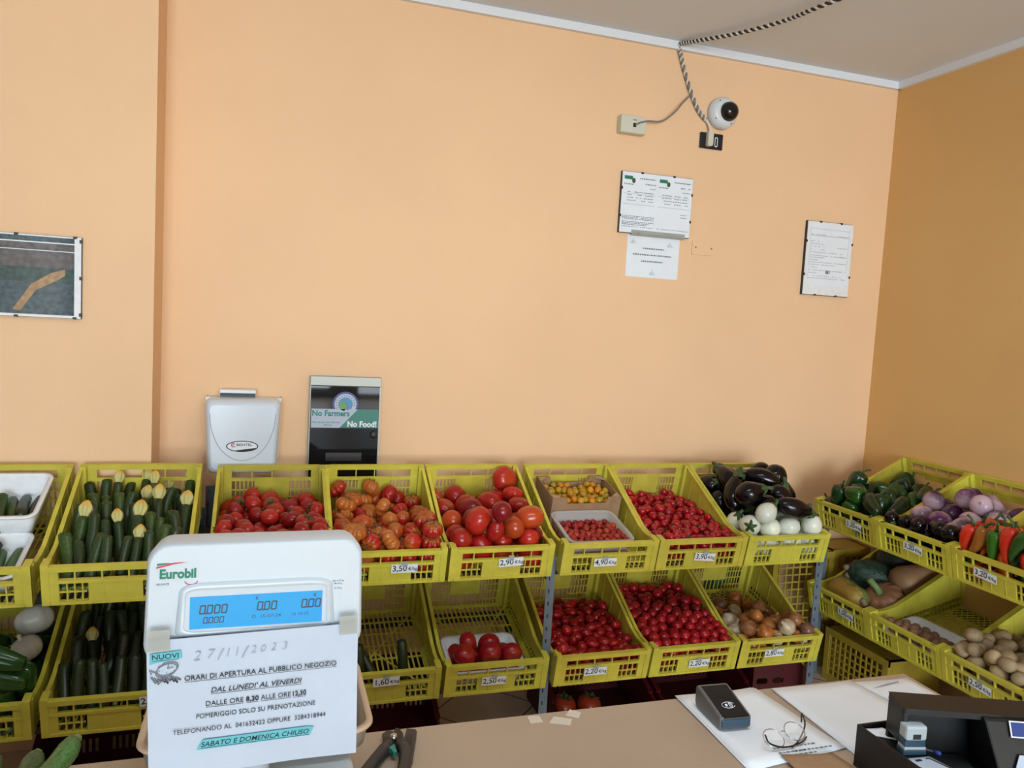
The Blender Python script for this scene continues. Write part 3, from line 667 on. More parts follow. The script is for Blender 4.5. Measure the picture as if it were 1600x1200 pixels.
# ---- baked resting places of the loose produce: kind, variant, crate-local position (mm) and rotation (degrees)
PILES = {
    'U0a': 'zuc,0,-128,386,22,-91,-10,-2;zuc,2,-91,379,24,-91,50,-3;zuc,0,-18,377,23,-89,176,0;zuc,2,51,387,24,-92,70,13;zuc,2,116,388,24,-91,10,-1;zuc,2,-151,385,51,-93,24,-2;zuc,2,-74,384,55,-87,-154,-3;zuc,2,-54,367,25,-94,-70,2;zuc,3,22,353,35,-66,-63,-13;zuc,0,82,392,40,-123,65,-22;zuc,0,-116,389,54,-88,-150,0',
    'U0b': 'zuc,0,-153,152,24,-90,110,1;zuc,0,-10,146,23,-91,10,8;zuc,2,26,154,23,-91,10,8;zuc,0,106,158,22,-91,-10,0;zuc,2,-116,137,25,-88,-110,-1;zuc,0,-45,135,32,-84,54,12;zuc,3,25,150,59,-92,-1,-14;zuc,2,66,156,24,-94,-69,10;zuc,2,-78,127,24,-91,54,2',
    'U2': 'vine,1,-159,45,38,-60,-3,-89;vine,0,-95,47,34,-172,11,37;vine,1,-29,63,34,-9,10,-113;vine,1,94,82,36,176,-46,29;vine,2,153,48,37,-19,12,-106;vine,1,-157,114,31,0,180,38;vine,0,16,102,41,91,-27,-44;vine,0,57,143,40,156,64,20;vine,0,154,119,34,2,1,-98;vine,1,-158,182,37,-42,-21,-90;vine,0,148,189,34,2,1,-30;vine,0,-152,250,34,-2,-1,81;vine,0,8,272,40,-18,-65,48;vine,0,157,265,40,63,30,-79;vine,0,-159,332,40,-169,66,13;vine,2,-93,331,36,0,5,146;vine,2,156,336,39,-8,-45,0;vine,1,-157,408,35,-2,-24,-172;vine,0,-88,403,32,0,-180,75;vine,1,156,425,33,1,-1,-77;vine,2,-153,483,37,3,-24,37;vine,0,85,495,39,-40,34,141;vine,2,153,494,34,0,180,8;vine,2,-154,46,103,-28,-129,90;vine,1,-64,43,86,53,173,-32;vine,0,4,46,80,-23,-4,165;vine,1,51,44,38,53,124,90;vine,0,154,47,93,-178,-1,58;vine,1,-116,93,74,11,-29,-31;vine,2,10,145,97,100,26,-71;vine,0,66,107,89,5,-140,-82;vine,1,139,114,88,14,-16,144;vine,0,-49,172,88,-179,31,-36;vine,2,22,211,73,13,-41,-62;vine,2,90,170,81,33,-30,155;vine,2,156,181,93,22,43,-136;vine,0,-155,249,94,-65,-28,142;vine,2,-37,240,62,-29,-107,35;vine,1,53,266,91,101,104,4;vine,1,152,248,103,160,46,0;vine,1,-127,299,78,-128,-7,28;vine,0,-48,340,77,-4,43,7;vine,2,12,317,100,31,23,-74;vine,2,95,317,86,-158,21,18;vine,0,158,316,104,-61,-15,82;vine,2,-129,372,79,155,56,-16;vine,2,-64,412,88,-4,-47,-152;vine,0,0,384,93,-31,19,-170;vine,0,67,389,82,-18,-168,-59;vine,2,138,386,80,-103,26,-7;vine,1,-121,444,71,-50,1,-144;vine,1,-70,477,88,-84,-29,-26;vine,2,-7,450,85,31,25,-53;vine,1,34,477,48,46,124,68;vine,2,131,451,82,-21,9,-12;vine,2,-104,64,137,-38,-75,-98;vine,2,-36,58,133,174,37,30;vine,2,39,65,131,7,9,2;vine,0,90,46,92,-81,74,-103;vine,2,158,48,157,94,47,115;vine,2,-156,115,107,3,132,-14;vine,2,-85,126,125,-103,9,-72;vine,1,-6,256,114,-179,6,-41;vine,0,102,92,140,66,13,106;vine,0,163,117,142,69,84,69;vine,0,-161,187,105,-6,78,162;vine,1,-95,220,90,-43,-39,149;vine,0,72,213,123,-34,-39,-26;vine,0,113,161,136,21,14,52',
    'U3': 'ribbed,3,-144,50,31,0,0,-74;ribbed,2,-32,67,38,35,50,153;ribbed,2,42,55,38,36,50,159;ribbed,1,121,66,35,-5,-10,166;ribbed,0,-149,129,32,-1,-9,-116;ribbed,2,-141,245,38,35,50,-147;ribbed,2,-157,305,39,46,11,-74;ribbed,1,-150,391,35,5,10,40;ribbed,1,-121,460,34,0,0,-58;ribbed,1,-151,53,84,-6,-9,-155;ribbed,2,-84,41,63,-48,-50,71;ribbed,0,63,51,88,-26,10,-73;ribbed,3,143,53,82,-11,2,-119;ribbed,0,-67,130,41,22,46,-114;ribbed,3,44,128,79,4,-1,-93;ribbed,1,-153,217,90,-18,31,-122;ribbed,2,-62,194,84,120,-104,32;ribbed,1,-14,238,76,-6,27,176;ribbed,1,-149,343,85,-18,19,-6;ribbed,0,-27,307,55,-67,8,-93;ribbed,3,-36,384,84,2,-11,144;ribbed,0,41,410,78,0,0,-93;ribbed,2,-120,476,92,-79,16,53;ribbed,1,-51,460,99,11,-3,148;ribbed,2,0,498,80,-74,50,63;ribbed,1,150,463,83,0,8,-147;ribbed,0,-144,52,134,-7,-8,-145;ribbed,3,-11,52,87,24,-9,94;ribbed,2,79,43,139,-79,48,129;ribbed,3,149,55,132,-6,-4,178;ribbed,1,-153,121,104,55,-17,-40;ribbed,2,-97,100,78,62,13,-41;ribbed,2,30,135,133,0,6,180;ribbed,2,156,130,134,38,-27,-100;ribbed,2,-155,178,135,26,-41,77;ribbed,1,-10,170,97,83,2,61;ribbed,3,50,206,81,-140,-16,-91;ribbed,1,-130,344,137,-16,19,-8;ribbed,2,23,295,81,-23,-33,-136;ribbed,2,79,263,114,-12,8,-134;ribbed,0,148,266,126,6,-25,77;ribbed,0,-99,411,125,8,5,64;ribbed,1,17,353,114,99,-68,56;ribbed,2,157,368,80,125,-10,-28;ribbed,0,-154,489,135,-41,6,82;ribbed,1,-19,489,141,35,15,109;ribbed,1,53,475,115,28,144,57;ribbed,1,97,496,74,-83,109,60;ribbed,3,-130,52,180,-11,1,-94;ribbed,1,-69,45,137,75,130,-45;ribbed,3,2,53,142,131,-21,-110;ribbed,1,150,47,183,-7,-2,-160;ribbed,1,-98,116,141,-67,-4,-97;ribbed,1,-33,113,122,48,-48,11;ribbed,3,93,107,126,67,-20,45;ribbed,3,136,121,186,10,14,-107;ribbed,0,-90,195,133,-158,-22,-38;ribbed,2,99,169,114,-6,-55,23;ribbed,1,157,198,146,112,25,-67;ribbed,3,-138,284,101,-79,-6,-154;ribbed,0,-81,321,91,180,-65,12;ribbed,2,25,223,130,112,-14,128;ribbed,1,77,330,108,-36,119,-92',
    'U4': 'bigtom,4,-143,60,50,-141,71,-3;bigtom,3,13,52,42,14,30,116;bigtom,4,131,56,50,-54,-113,72;bigtom,3,-154,185,47,-67,-21,-107;bigtom,0,58,118,45,24,161,-71;bigtom,3,128,161,47,67,-21,-168;bigtom,1,-135,273,59,90,120,18;bigtom,0,-148,357,45,-19,-19,149;bigtom,3,-113,433,36,0,0,8;bigtom,0,-149,53,137,3,-46,157;bigtom,1,-65,66,93,-125,12,73;bigtom,2,111,48,132,-97,117,-12;bigtom,2,-106,133,45,-64,-114,26;bigtom,0,148,112,113,-18,-23,-50;bigtom,0,-149,213,127,101,-39,122;bigtom,2,55,269,113,-95,-25,-27;bigtom,1,136,231,89,8,-126,-61;bigtom,3,-147,343,115,15,-21,127;bigtom,4,142,347,80,21,18,179;bigtom,3,-154,487,83,-66,-21,-78;bigtom,1,91,430,93,-43,-144,-72;bigtom,1,-84,86,193,-119,-43,-95;bigtom,0,20,80,106,96,-17,-133;bigtom,1,125,100,194,20,-167,46;bigtom,4,-72,175,146,-149,-14,-87;bigtom,3,4,199,133,49,-103,-30;bigtom,0,147,179,154,-143,0,-17;bigtom,1,-62,267,137,-103,-131,-16;bigtom,3,145,298,147,-12,-2,-35;bigtom,4,-60,356,114,-24,-115,48;bigtom,1,40,354,127,-30,31,18;bigtom,3,145,380,152,-38,-16,-46;bigtom,4,-80,467,105,-35,23,80;bigtom,3,55,499,52,90,-140,2;bigtom,1,135,482,175,1,-64,103;bigtom,3,-23,55,169,106,22,85;bigtom,0,48,53,178,-98,65,102;bigtom,2,-9,50,248,32,128,43;bigtom,0,-148,131,111,-50,28,-5;bigtom,0,75,159,108,34,-163,60',
    'U5a': 'yellow,1,-118,320,20,-90,-45,-121;yellow,1,-75,319,20,-58,-72,53;yellow,1,-44,319,22,-2,-172,-75;yellow,1,-4,320,20,77,-44,-95;yellow,1,31,322,20,-58,-107,-60;yellow,0,65,324,21,-81,-15,17;yellow,1,97,319,20,-81,15,83;yellow,0,145,324,21,99,15,-6;yellow,1,-121,352,20,121,73,48;yellow,1,-82,365,20,77,44,143;yellow,0,-52,356,21,120,107,-37;yellow,1,-20,370,20,77,-136,1;yellow,1,34,361,20,99,-15,-54;yellow,1,65,359,20,-122,-107,-24;yellow,1,145,360,20,-114,74,-52;yellow,0,-114,407,21,102,-44,-46;yellow,1,-64,415,20,122,-73,52;yellow,1,-34,409,20,56,40,111;yellow,1,-5,403,23,-1,14,126;yellow,0,29,404,21,-60,-73,-112;yellow,1,70,411,20,-82,105,-30;yellow,1,103,403,20,-77,-44,-145;yellow,1,145,391,20,-61,-167,35;yellow,1,-120,440,20,-78,-136,14;yellow,0,-74,443,21,-78,44,128;yellow,1,-42,453,20,53,39,151;yellow,0,67,441,21,-99,15,-72;yellow,0,102,436,21,-78,-44,34;yellow,0,138,430,21,-78,44,102;yellow,1,-117,485,20,122,73,-33;yellow,0,-40,485,21,-60,73,103;yellow,0,-3,463,21,78,-135,-50;yellow,1,29,476,20,77,44,148;yellow,0,68,472,21,-60,73,103;yellow,1,101,469,22,39,-10,14;yellow,0,-120,335,46,-100,44,-14;yellow,1,-63,332,41,-22,124,84;yellow,1,-36,326,51,-16,-49,76;yellow,1,-7,319,47,-122,73,68;yellow,0,22,338,41,-50,-35,127;yellow,1,45,319,44,44,-64,-37;yellow,0,119,341,24,147,23,-59;yellow,1,144,321,49,-75,18,-38;yellow,0,-106,375,32,-142,28,-2;yellow,0,-94,340,32,43,13,110;yellow,1,-26,340,23,-10,10,31;yellow,0,9,376,24,-36,-19,133;yellow,1,51,348,41,-75,-36,-153;yellow,0,90,344,34,-122,-2,96;yellow,1,127,364,41,-44,-172,54;yellow,0,-116,397,49,-123,56,66;yellow,1,-86,395,22,11,-34,-48;yellow,0,-55,386,25,173,-2,60;yellow,0,-26,394,44,-11,132,-95;yellow,1,30,383,42,-142,-38,-88;yellow,1,54,385,22,4,-176,-70;yellow,1,82,385,23,-7,-173,-9;yellow,1,124,394,40,-131,0,-12;yellow,0,-100,431,40,46,126,15;yellow,1,-69,427,45,-60,-45,115;yellow,1,-40,433,39,-26,-141,102;yellow,0,9,426,36,68,-49,38;yellow,1,42,426,37,66,15,84;yellow,0,81,428,43,94,139,-28;yellow,0,115,422,45,88,20,-55;yellow,1,146,413,43,4,-48,-83;yellow,0,-118,463,40,-119,121,20;yellow,1,-70,485,37,49,159,36;yellow,1,-45,471,46,-96,144,22;yellow,1,-11,485,38,-156,42,-4;yellow,1,47,455,40,-140,-44,8;yellow,1,86,485,41,24,-146,-95;yellow,1,116,485,38,-111,-3,-121;yellow,0,145,485,25,177,-7,45',
    'U5b': 'cherry,0,-126,61,20,-12,-143,-32;cherry,1,-99,58,19,58,-140,-44;cherry,0,-70,59,20,151,-26,48;cherry,0,-43,59,20,-29,-61,117;cherry,1,-15,59,19,-90,75,-59;cherry,0,12,59,20,29,-61,173;cherry,1,39,59,19,90,105,74;cherry,1,66,59,19,-150,-62,7;cherry,1,92,58,19,-40,10,-168;cherry,1,-127,89,19,132,37,28;cherry,0,-101,86,20,90,105,56;cherry,1,-74,87,19,90,-75,29;cherry,0,-47,88,20,-90,75,-20;cherry,1,35,85,19,4,177,-13;cherry,0,63,86,20,64,14,60;cherry,0,91,86,20,57,40,-81;cherry,1,-124,116,19,7,-65,114;cherry,0,-124,143,20,-151,61,33;cherry,1,-126,169,19,90,-75,66;cherry,1,-127,196,19,65,-14,-174;cherry,1,-127,223,19,-67,14,-174;cherry,0,-72,225,20,41,170,-14;cherry,0,-126,253,20,35,-65,-103;cherry,0,38,254,20,-142,57,-69;cherry,1,-126,58,47,-116,-13,97;cherry,1,-100,58,44,90,-15,-88;cherry,1,-73,58,47,32,156,16;cherry,0,-47,59,47,92,-15,-99;cherry,0,-19,59,45,11,37,82;cherry,0,9,59,47,57,40,7;cherry,0,37,62,45,90,45,-41;cherry,1,64,58,45,-40,9,-41;cherry,0,91,59,47,-9,2,135;cherry,0,-126,84,45,13,-60,-163;cherry,0,-96,84,47,-44,-54,-78;cherry,0,-67,84,45,60,106,72;cherry,1,-41,86,46,-36,-56,-47;cherry,0,-15,87,47,58,-46,-156;cherry,1,13,85,46,30,119,31;cherry,0,66,85,47,15,-145,108;cherry,1,92,87,46,-90,-75,-24;cherry,1,-127,111,44,-65,3,28;cherry,1,-127,138,46,152,-6,-45;cherry,0,33,150,47,44,124,98;cherry,0,-126,164,45,-98,-135,-11;cherry,0,-73,172,47,-33,-154,16;cherry,0,-50,185,43,21,146,-98;cherry,1,40,176,44,82,71,-82;cherry,0,-126,205,44,-68,-140,-25;cherry,0,-90,193,42,-49,124,-35;cherry,1,-31,209,40,-113,-17,-114;cherry,1,-5,207,40,5,-36,39;cherry,0,16,189,44,-26,29,178;cherry,1,40,203,44,16,-63,16;cherry,0,64,191,47,-128,103,-31;cherry,0,-116,231,42,-115,70,56;cherry,0,-86,231,43,118,-27,-98;cherry,1,-58,235,40,40,75,-50;cherry,1,-31,235,39,82,-38,7;cherry,1,-5,233,40,92,-37,35;cherry,1,19,218,40,3,-153,-81;cherry,0,42,229,46,90,-157,-2;cherry,1,67,218,41,-129,97,-6;cherry,0,91,229,47,-87,74,-50;cherry,1,-127,256,47,-117,131,5;cherry,1,-101,253,46,87,-136,-26;cherry,0,-74,256,45,86,75,35;cherry,1,-44,257,46,87,127,-42;cherry,1,-18,257,44,-74,135,11;cherry,0,9,256,47,-82,-41,-90;cherry,0,36,256,47,179,-1,48;cherry,1,62,247,45,-45,-29,19;cherry,0,87,256,46,1,-27,-2;cherry,1,-127,58,73,9,8,76;cherry,1,-101,59,70,90,-15,161;cherry,0,-74,59,74,-34,122,68;cherry,0,-47,59,74,-38,-12,-8;cherry,0,-13,70,69,134,-64,5;cherry,1,10,58,73,-122,-40,-36;cherry,0,37,59,72,28,61,-58;cherry,1,64,59,71,-89,-134,23;cherry,0,91,59,74,-104,73,52;cherry,0,-125,84,73,37,4,-101;cherry,0,-90,83,74,-30,-3,20;cherry,1,-63,84,71,-118,-73,-57;cherry,0,-36,87,72,-105,110,15;cherry,1,-13,100,70,-103,66,-33;cherry,1,13,99,68,66,-49,79;cherry,0,37,87,72,118,-48,69;cherry,1,64,85,74,-29,-115,-118;cherry,0,91,86,73,176,-37,-39;cherry,1,-127,111,71,-30,-153,-1;cherry,1,-102,108,74,14,65,-51;cherry,1,-76,106,69,28,67,-119;cherry,1,-50,109,74,-15,6,168;cherry,1,-27,122,66,-179,-15,-20;cherry,0,0,123,66,29,-13,-172;cherry,1,35,113,63,69,47,142;cherry,0,61,112,71,146,24,70;cherry,1,88,113,73,12,38,22;cherry,0,-113,134,69,-145,-26,99;cherry,0,-87,152,65,-97,106,-17;cherry,1,-64,130,68,105,-81,-73;cherry,1,-43,139,54,-13,-35,-121;cherry,0,-14,147,63,13,149,-29;cherry,1,14,146,65,-96,17,57;cherry,0,41,138,70,-138,5,-30;cherry,1,67,148,69,95,34,-47;cherry,1,92,138,68,38,-37,-111;cherry,1,-127,157,70,-43,74,10;cherry,1,-114,185,57,-45,-153,4;cherry,0,-71,195,62,134,20,-98;cherry,1,-46,207,61,-151,-21,-48;cherry,0,-32,173,61,33,-47,-139;cherry,0,0,180,65,38,4,107;cherry,1,32,189,65,-141,11,-40;cherry,0,67,175,69,-94,-41,47;cherry,1,92,186,68,8,-38,6;cherry,0,-102,213,58,15,-74,-107',
    'U6': 'date,0,-148,33,23,82,0,138;date,0,-107,34,23,121,-75,6;date,2,-68,35,23,-80,-25,-44;date,1,-27,28,22,-103,-51,-72;date,1,25,28,22,-103,-50,91;date,0,73,29,23,-121,75,56;date,1,125,31,22,81,-15,48;date,1,159,40,22,-57,75,79;date,2,-169,64,23,99,0,130;date,2,-132,80,23,56,-105,39;date,1,-1,59,22,123,-105,-4;date,2,65,65,24,51,-43,78;date,0,-168,140,23,119,75,-19;date,0,-165,178,23,78,51,-112;date,0,-168,235,23,-78,51,-31;date,0,-64,222,23,59,-105,-74;date,0,-165,274,23,81,25,-75;date,2,-170,311,23,80,25,-32;date,0,-121,308,23,-121,-75,-69;date,2,-77,298,23,104,-51,88;date,0,-147,344,23,59,75,1;date,2,-167,416,23,100,25,71;date,2,-166,452,23,-56,-75,-131;date,0,-63,438,23,-102,-51,69;date,1,-26,454,22,77,51,-90;date,0,19,469,23,59,-75,85;date,0,62,465,23,-59,105,-94;date,0,107,464,23,-60,75,9;date,2,-169,503,23,124,105,-18;date,2,-169,32,51,-55,-15,-72;date,2,-99,34,57,82,157,2;date,2,-45,35,51,87,56,-4;date,2,-8,33,50,-59,46,56;date,0,32,54,41,-97,-51,-103;date,1,65,28,54,-115,-21,108;date,2,103,33,49,118,83,-6;date,1,172,33,51,-76,14,-20;date,1,-143,59,48,-86,-67,73;date,1,-105,68,42,-50,-22,28;date,2,-73,62,55,-75,70,20;date,2,-38,62,24,-50,44,-89;date,0,119,68,57,104,62,77;date,2,-164,104,23,88,0,-82;date,1,-169,160,51,108,76,-34;date,2,-103,169,53,-35,-61,64;date,0,-80,193,29,156,15,-83;date,2,103,157,39,-29,-17,-117;date,1,-150,207,27,18,158,29;date,2,-81,231,53,-37,-81,-134;date,2,-8,222,53,-56,-6,149;date,2,146,237,46,-20,-34,108;date,0,-149,263,51,73,20,151;date,0,-111,256,54,54,30,-110;date,0,17,253,52,-35,-167,-62;date,1,168,270,52,-60,-28,86;date,1,-147,318,49,-58,-60,-41;date,0,-112,290,50,67,118,86;date,2,-60,307,53,-20,55,176;date,1,-20,307,51,133,-29,38;date,1,63,307,54,-57,-105,-30;date,2,93,326,24,51,-44,3;date,0,-172,344,46,98,-38,-13;date,1,-112,325,49,-101,16,-128;date,0,-77,332,26,-52,-17,74;date,2,-49,344,49,11,97,140;date,2,50,354,52,92,-29,-37;date,0,120,356,54,-70,-70,124;date,1,172,346,51,-135,115,-19;date,2,-169,379,27,29,-22,115;date,0,-132,415,45,75,34,51;date,1,-95,427,40,-121,23,107;date,0,31,384,51,-74,-81,-83;date,2,77,388,52,74,72,94;date,1,-168,435,52,75,102,-85;date,1,-52,456,49,-32,-171,-27;date,0,-27,431,48,6,125,9;date,2,11,434,24,-121,-47,-96;date,0,83,453,50,-11,-39,-66;date,0,-166,477,48,84,-49,-56;date,0,-109,491,44,36,136,27;date,1,-25,513,53,-34,-164,46;date,2,7,496,50,151,-37,-40;date,2,76,488,44,-34,-41,39;date,0,130,513,52,145,1,105;date,1,150,488,38,-140,-8,112;date,2,-167,30,87,-84,-48,93;date,2,-130,34,74,130,-100,-22;date,2,-71,31,79,-109,40,-70;date,2,-8,55,81,-78,-77,91;date,2,25,30,66,28,64,-170;date,2,110,30,83,116,-48,82;date,0,139,34,59,-62,10,-23;date,1,-166,61,75,-83,47,-76;date,1,-97,65,79,173,72,18;date,0,-52,64,83,80,3,-126;date,2,105,69,89,93,-124,-9;date,2,140,91,74,4,28,-126;date,2,-169,85,53,74,-43,140;date,0,-97,102,23,-97,-75,-27;date,0,-11,119,76,74,18,-126;date,1,52,127,52,31,-35,48;date,0,143,127,71,-30,157,-79;date,0,-170,186,73,-144,6,48;date,1,-46,178,62,-14,5,-176;date,2,-22,154,69,-16,-44,-121;date,0,38,156,61,-143,13,42;date,0,71,159,52,-9,75,-89;date,2,100,160,77,-76,148,-5;date,0,170,172,73,19,-66,40;date,1,-132,190,49,-154,-73,-7;date,1,-144,207,76,-94,-56,-115;date,2,-65,204,71,-63,135,-40;date,0,-30,247,61,-45,-161,-64;date,0,27,187,72,-55,-120,82;date,0,90,194,60,44,41,159;date,2,82,232,55,-14,17,18;date,1,173,210,61,9,-5,-25;date,2,-171,253,75,-80,-166,14;date,2,-87,273,73,105,-139,-7;date,0,-57,268,58,101,-65,-34;date,1,-5,278,57,-23,129,-9;date,0,47,237,51,104,-94,-47;date,2,86,267,60,-17,-8,42;date,0,125,269,54,68,32,43;date,0,170,241,71,7,25,-150;date,0,-169,292,62,-44,19,-113;date,2,-122,309,77,-33,55,-49;date,0,-80,331,70,90,-44,-71;date,2,11,306,72,86,-20,102;date,2,37,284,49,146,21,82;date,1,89,299,73,-29,176,-1;date,2,120,305,58,-1,41,-41;date,2,170,302,63,-6,27,169;date,1,-165,326,74,-75,-29,-58;date,0,-102,388,30,178,-6,-9;date,2,-88,361,53,119,11,-82;date,0,-20,335,74,-76,-48,52;date,0,24,345,75,111,107,26;date,0,85,336,57,-31,-140,-2;date,1,95,366,74,15,-113,-134;date,2,145,330,61,45,42,-176;date,2,-139,357,53,-59,25,-140;date,2,-113,436,68,-129,-73,-24;date,2,-56,383,51,-105,9,-120;date,1,-15,371,52,-112,46,84;date,2,13,413,52,-107,16,104;date,1,57,377,78,75,-31,39;date,1,119,396,49,-89,94,53;date,2,167,382,63,-96,5,-88;date,2,-168,400,58,77,-61,-48;date,0,-135,459,55,53,6,169;date,0,-88,462,48,-47,7,-68;date,1,-3,458,51,-17,-179,-12;date,1,67,422,52,-66,1,-99;date,0,130,429,50,121,18,51;date,0,167,418,57,-84,18,128;date,2,-148,513,53,-98,14,94;date,2,-90,510,66,130,-76,5;date,2,-59,501,45,95,143,0;date,0,-28,482,41,-36,-2,-96;date,0,39,480,50,77,8,-5;date,0,93,513,61,-15,11,159;date,0,113,480,54,-69,-35,89;date,2,157,453,51,106,25,84;date,1,-137,36,107,-111,32,-4;date,2,-104,34,98,82,-6,-26;date,1,-34,29,84,-28,-27,26;date,1,4,28,98,61,105,70;date,1,46,28,92,-56,46,106;date,1,76,46,90,-2,43,98;date,2,138,55,93,82,154,10;date,0,171,42,84,95,-134,1;date,1,-158,100,83,100,43,66;date,1,-130,77,78,32,-152,-5;date,0,-60,101,81,-67,102,-73;date,2,-21,88,86,-18,44,28;date,1,24,74,70,93,-102,-4;date,0,73,81,78,-30,-34,24;date,1,110,114,85,-65,17,61;date,2,172,104,83,56,38,169;date,0,-165,128,64,-81,5,86;date,1,-98,100,68,15,80,125;date,2,31,121,80,99,-67,-8;date,2,70,130,82,56,-42,-12;date,0,134,160,69,-5,11,-22;date,2,-126,126,78,85,-32,-56;date,0,-136,163,75,100,149,-19;date,0,-67,153,50,-99,7,12;date,2,-58,136,81,79,17,-64;date,0,12,156,87,63,-1,158;date,1,63,178,79,59,56,-31;date,2,123,209,66,-97,152,-5;date,1,-170,222,56,140,118,7;date,0,-103,200,67,147,-13,98;date,2,-63,241,84,92,39,-24;date,2,-17,191,76,-85,-42,59',
    'U7': 'aub,1,-136,474,56,-16,-115,108;aub,1,-4,476,61,-40,-16,-144;aub,2,-133,260,46,-93,37,-28;aub,2,-86,234,129,56,2,-11;aub,0,-72,395,55,-121,33,-22;aub,1,-135,429,154,-42,18,-147;aub,1,55,475,156,85,67,-22;aub,0,-140,335,115,-158,-6,68;aub,0,140,437,202,-19,160,-41;aub,0,-34,135,197,-90,50,-76;aub,0,-40,438,182,27,111,-86;aub,0,54,366,182,-55,-35,115;aub,2,-98,369,218,-31,71,58;aub,0,136,255,188,-13,-20,67;aub,0,-41,238,209,80,40,-67;aub,2,43,59,224,105,15,86;aub,2,25,299,251,-93,118,52;aub,0,65,190,209,45,152,43;aub,2,-135,242,213,-50,3,-28;aub,1,137,338,242,123,7,76;aub,0,-126,152,253,-63,31,-86;waub,0,-142,60,52,-35,-143,-83;waub,0,-46,55,49,-97,7,-86;waub,1,68,141,46,70,-159,-35;waub,1,146,59,46,-119,-49,41;waub,0,57,56,51,-152,43,30;waub,0,141,130,94,48,0,-49;waub,1,-98,135,53,-17,21,-66;waub,1,-16,134,52,11,-151,-56;waub,1,-148,168,113,24,-21,14;waub,0,-14,191,122,-97,43,15;waub,1,62,136,132,-4,-142,-35;waub,0,-145,79,139,-11,-70,67;waub,0,-58,64,135,-72,-134,-30;waub,0,145,57,148,6,-23,-86;waub,1,-99,54,210,39,-48,150;waub,0,28,58,134,21,-138,-70',
    'L0': 'pepper,1,-109,42,35,-80,39,-79;pepper,0,4,61,39,-74,44,78;pepper,1,155,75,37,94,169,2;pepper,2,-9,156,44,-85,52,-103;pepper,1,79,181,35,85,30,43;pepper,2,-58,286,46,55,79,-77;pepper,1,-8,437,36,0,-80,-10;pepper,1,121,450,37,-19,-79,-108;pepper,0,-153,64,86,-71,119,10;pepper,0,33,57,117,-19,-143,-50;pepper,0,110,49,104,-14,-14,-3;pepper,0,-95,130,58,41,-164,8;pepper,0,88,96,58,-15,-132,47;pepper,2,-118,243,115,-74,-4,-98;pepper,0,153,220,58,-7,129,-116;pepper,2,-138,308,78,11,51,46;pepper,2,23,365,42,-74,-44,78;pepper,0,123,354,39,74,43,-103;pepper,2,-132,49,155,-51,-38,55;pepper,1,5,63,183,23,-45,141;pepper,0,140,46,185,70,-41,-88;pepper,2,-122,124,150,5,-38,-43;pepper,2,-47,98,101,-68,12,-28;pepper,1,130,153,98,53,4,-99;pepper,2,-135,210,181,49,15,85;pepper,1,41,162,113,-35,-56,-31;pepper,2,92,225,108,20,18,138;pepper,0,-64,368,54,2,6,115;pepper,2,48,310,99,44,-24,-39;pepper,2,144,310,103,62,35,-49;pepper,1,-91,47,210,-25,132,-15;pepper,0,-16,47,251,150,44,-49;pepper,1,126,44,256,-4,-72,-6;pepper,0,-43,173,150,97,-7,-107;pepper,1,54,114,155,87,-51,-100;pepper,0,156,104,134,8,22,139',
    'L4': 'bowl,0,-110,80,37,0,180,77;bowl,0,-23,89,37,0,180,-54;bowl,0,75,80,37,0,180,-82;bowl,0,-117,172,46,58,80,59;bowl,0,-45,167,37,-180,0,-7;bowl,1,71,163,41,-2,-179,72;bowl,1,-107,84,108,-3,25,-25;bowl,1,-9,78,111,70,-177,-4;bowl,0,75,71,109,68,-81,21;bowl,0,-76,161,105,-37,60,-52;bowl,1,7,153,96,68,149,-3',
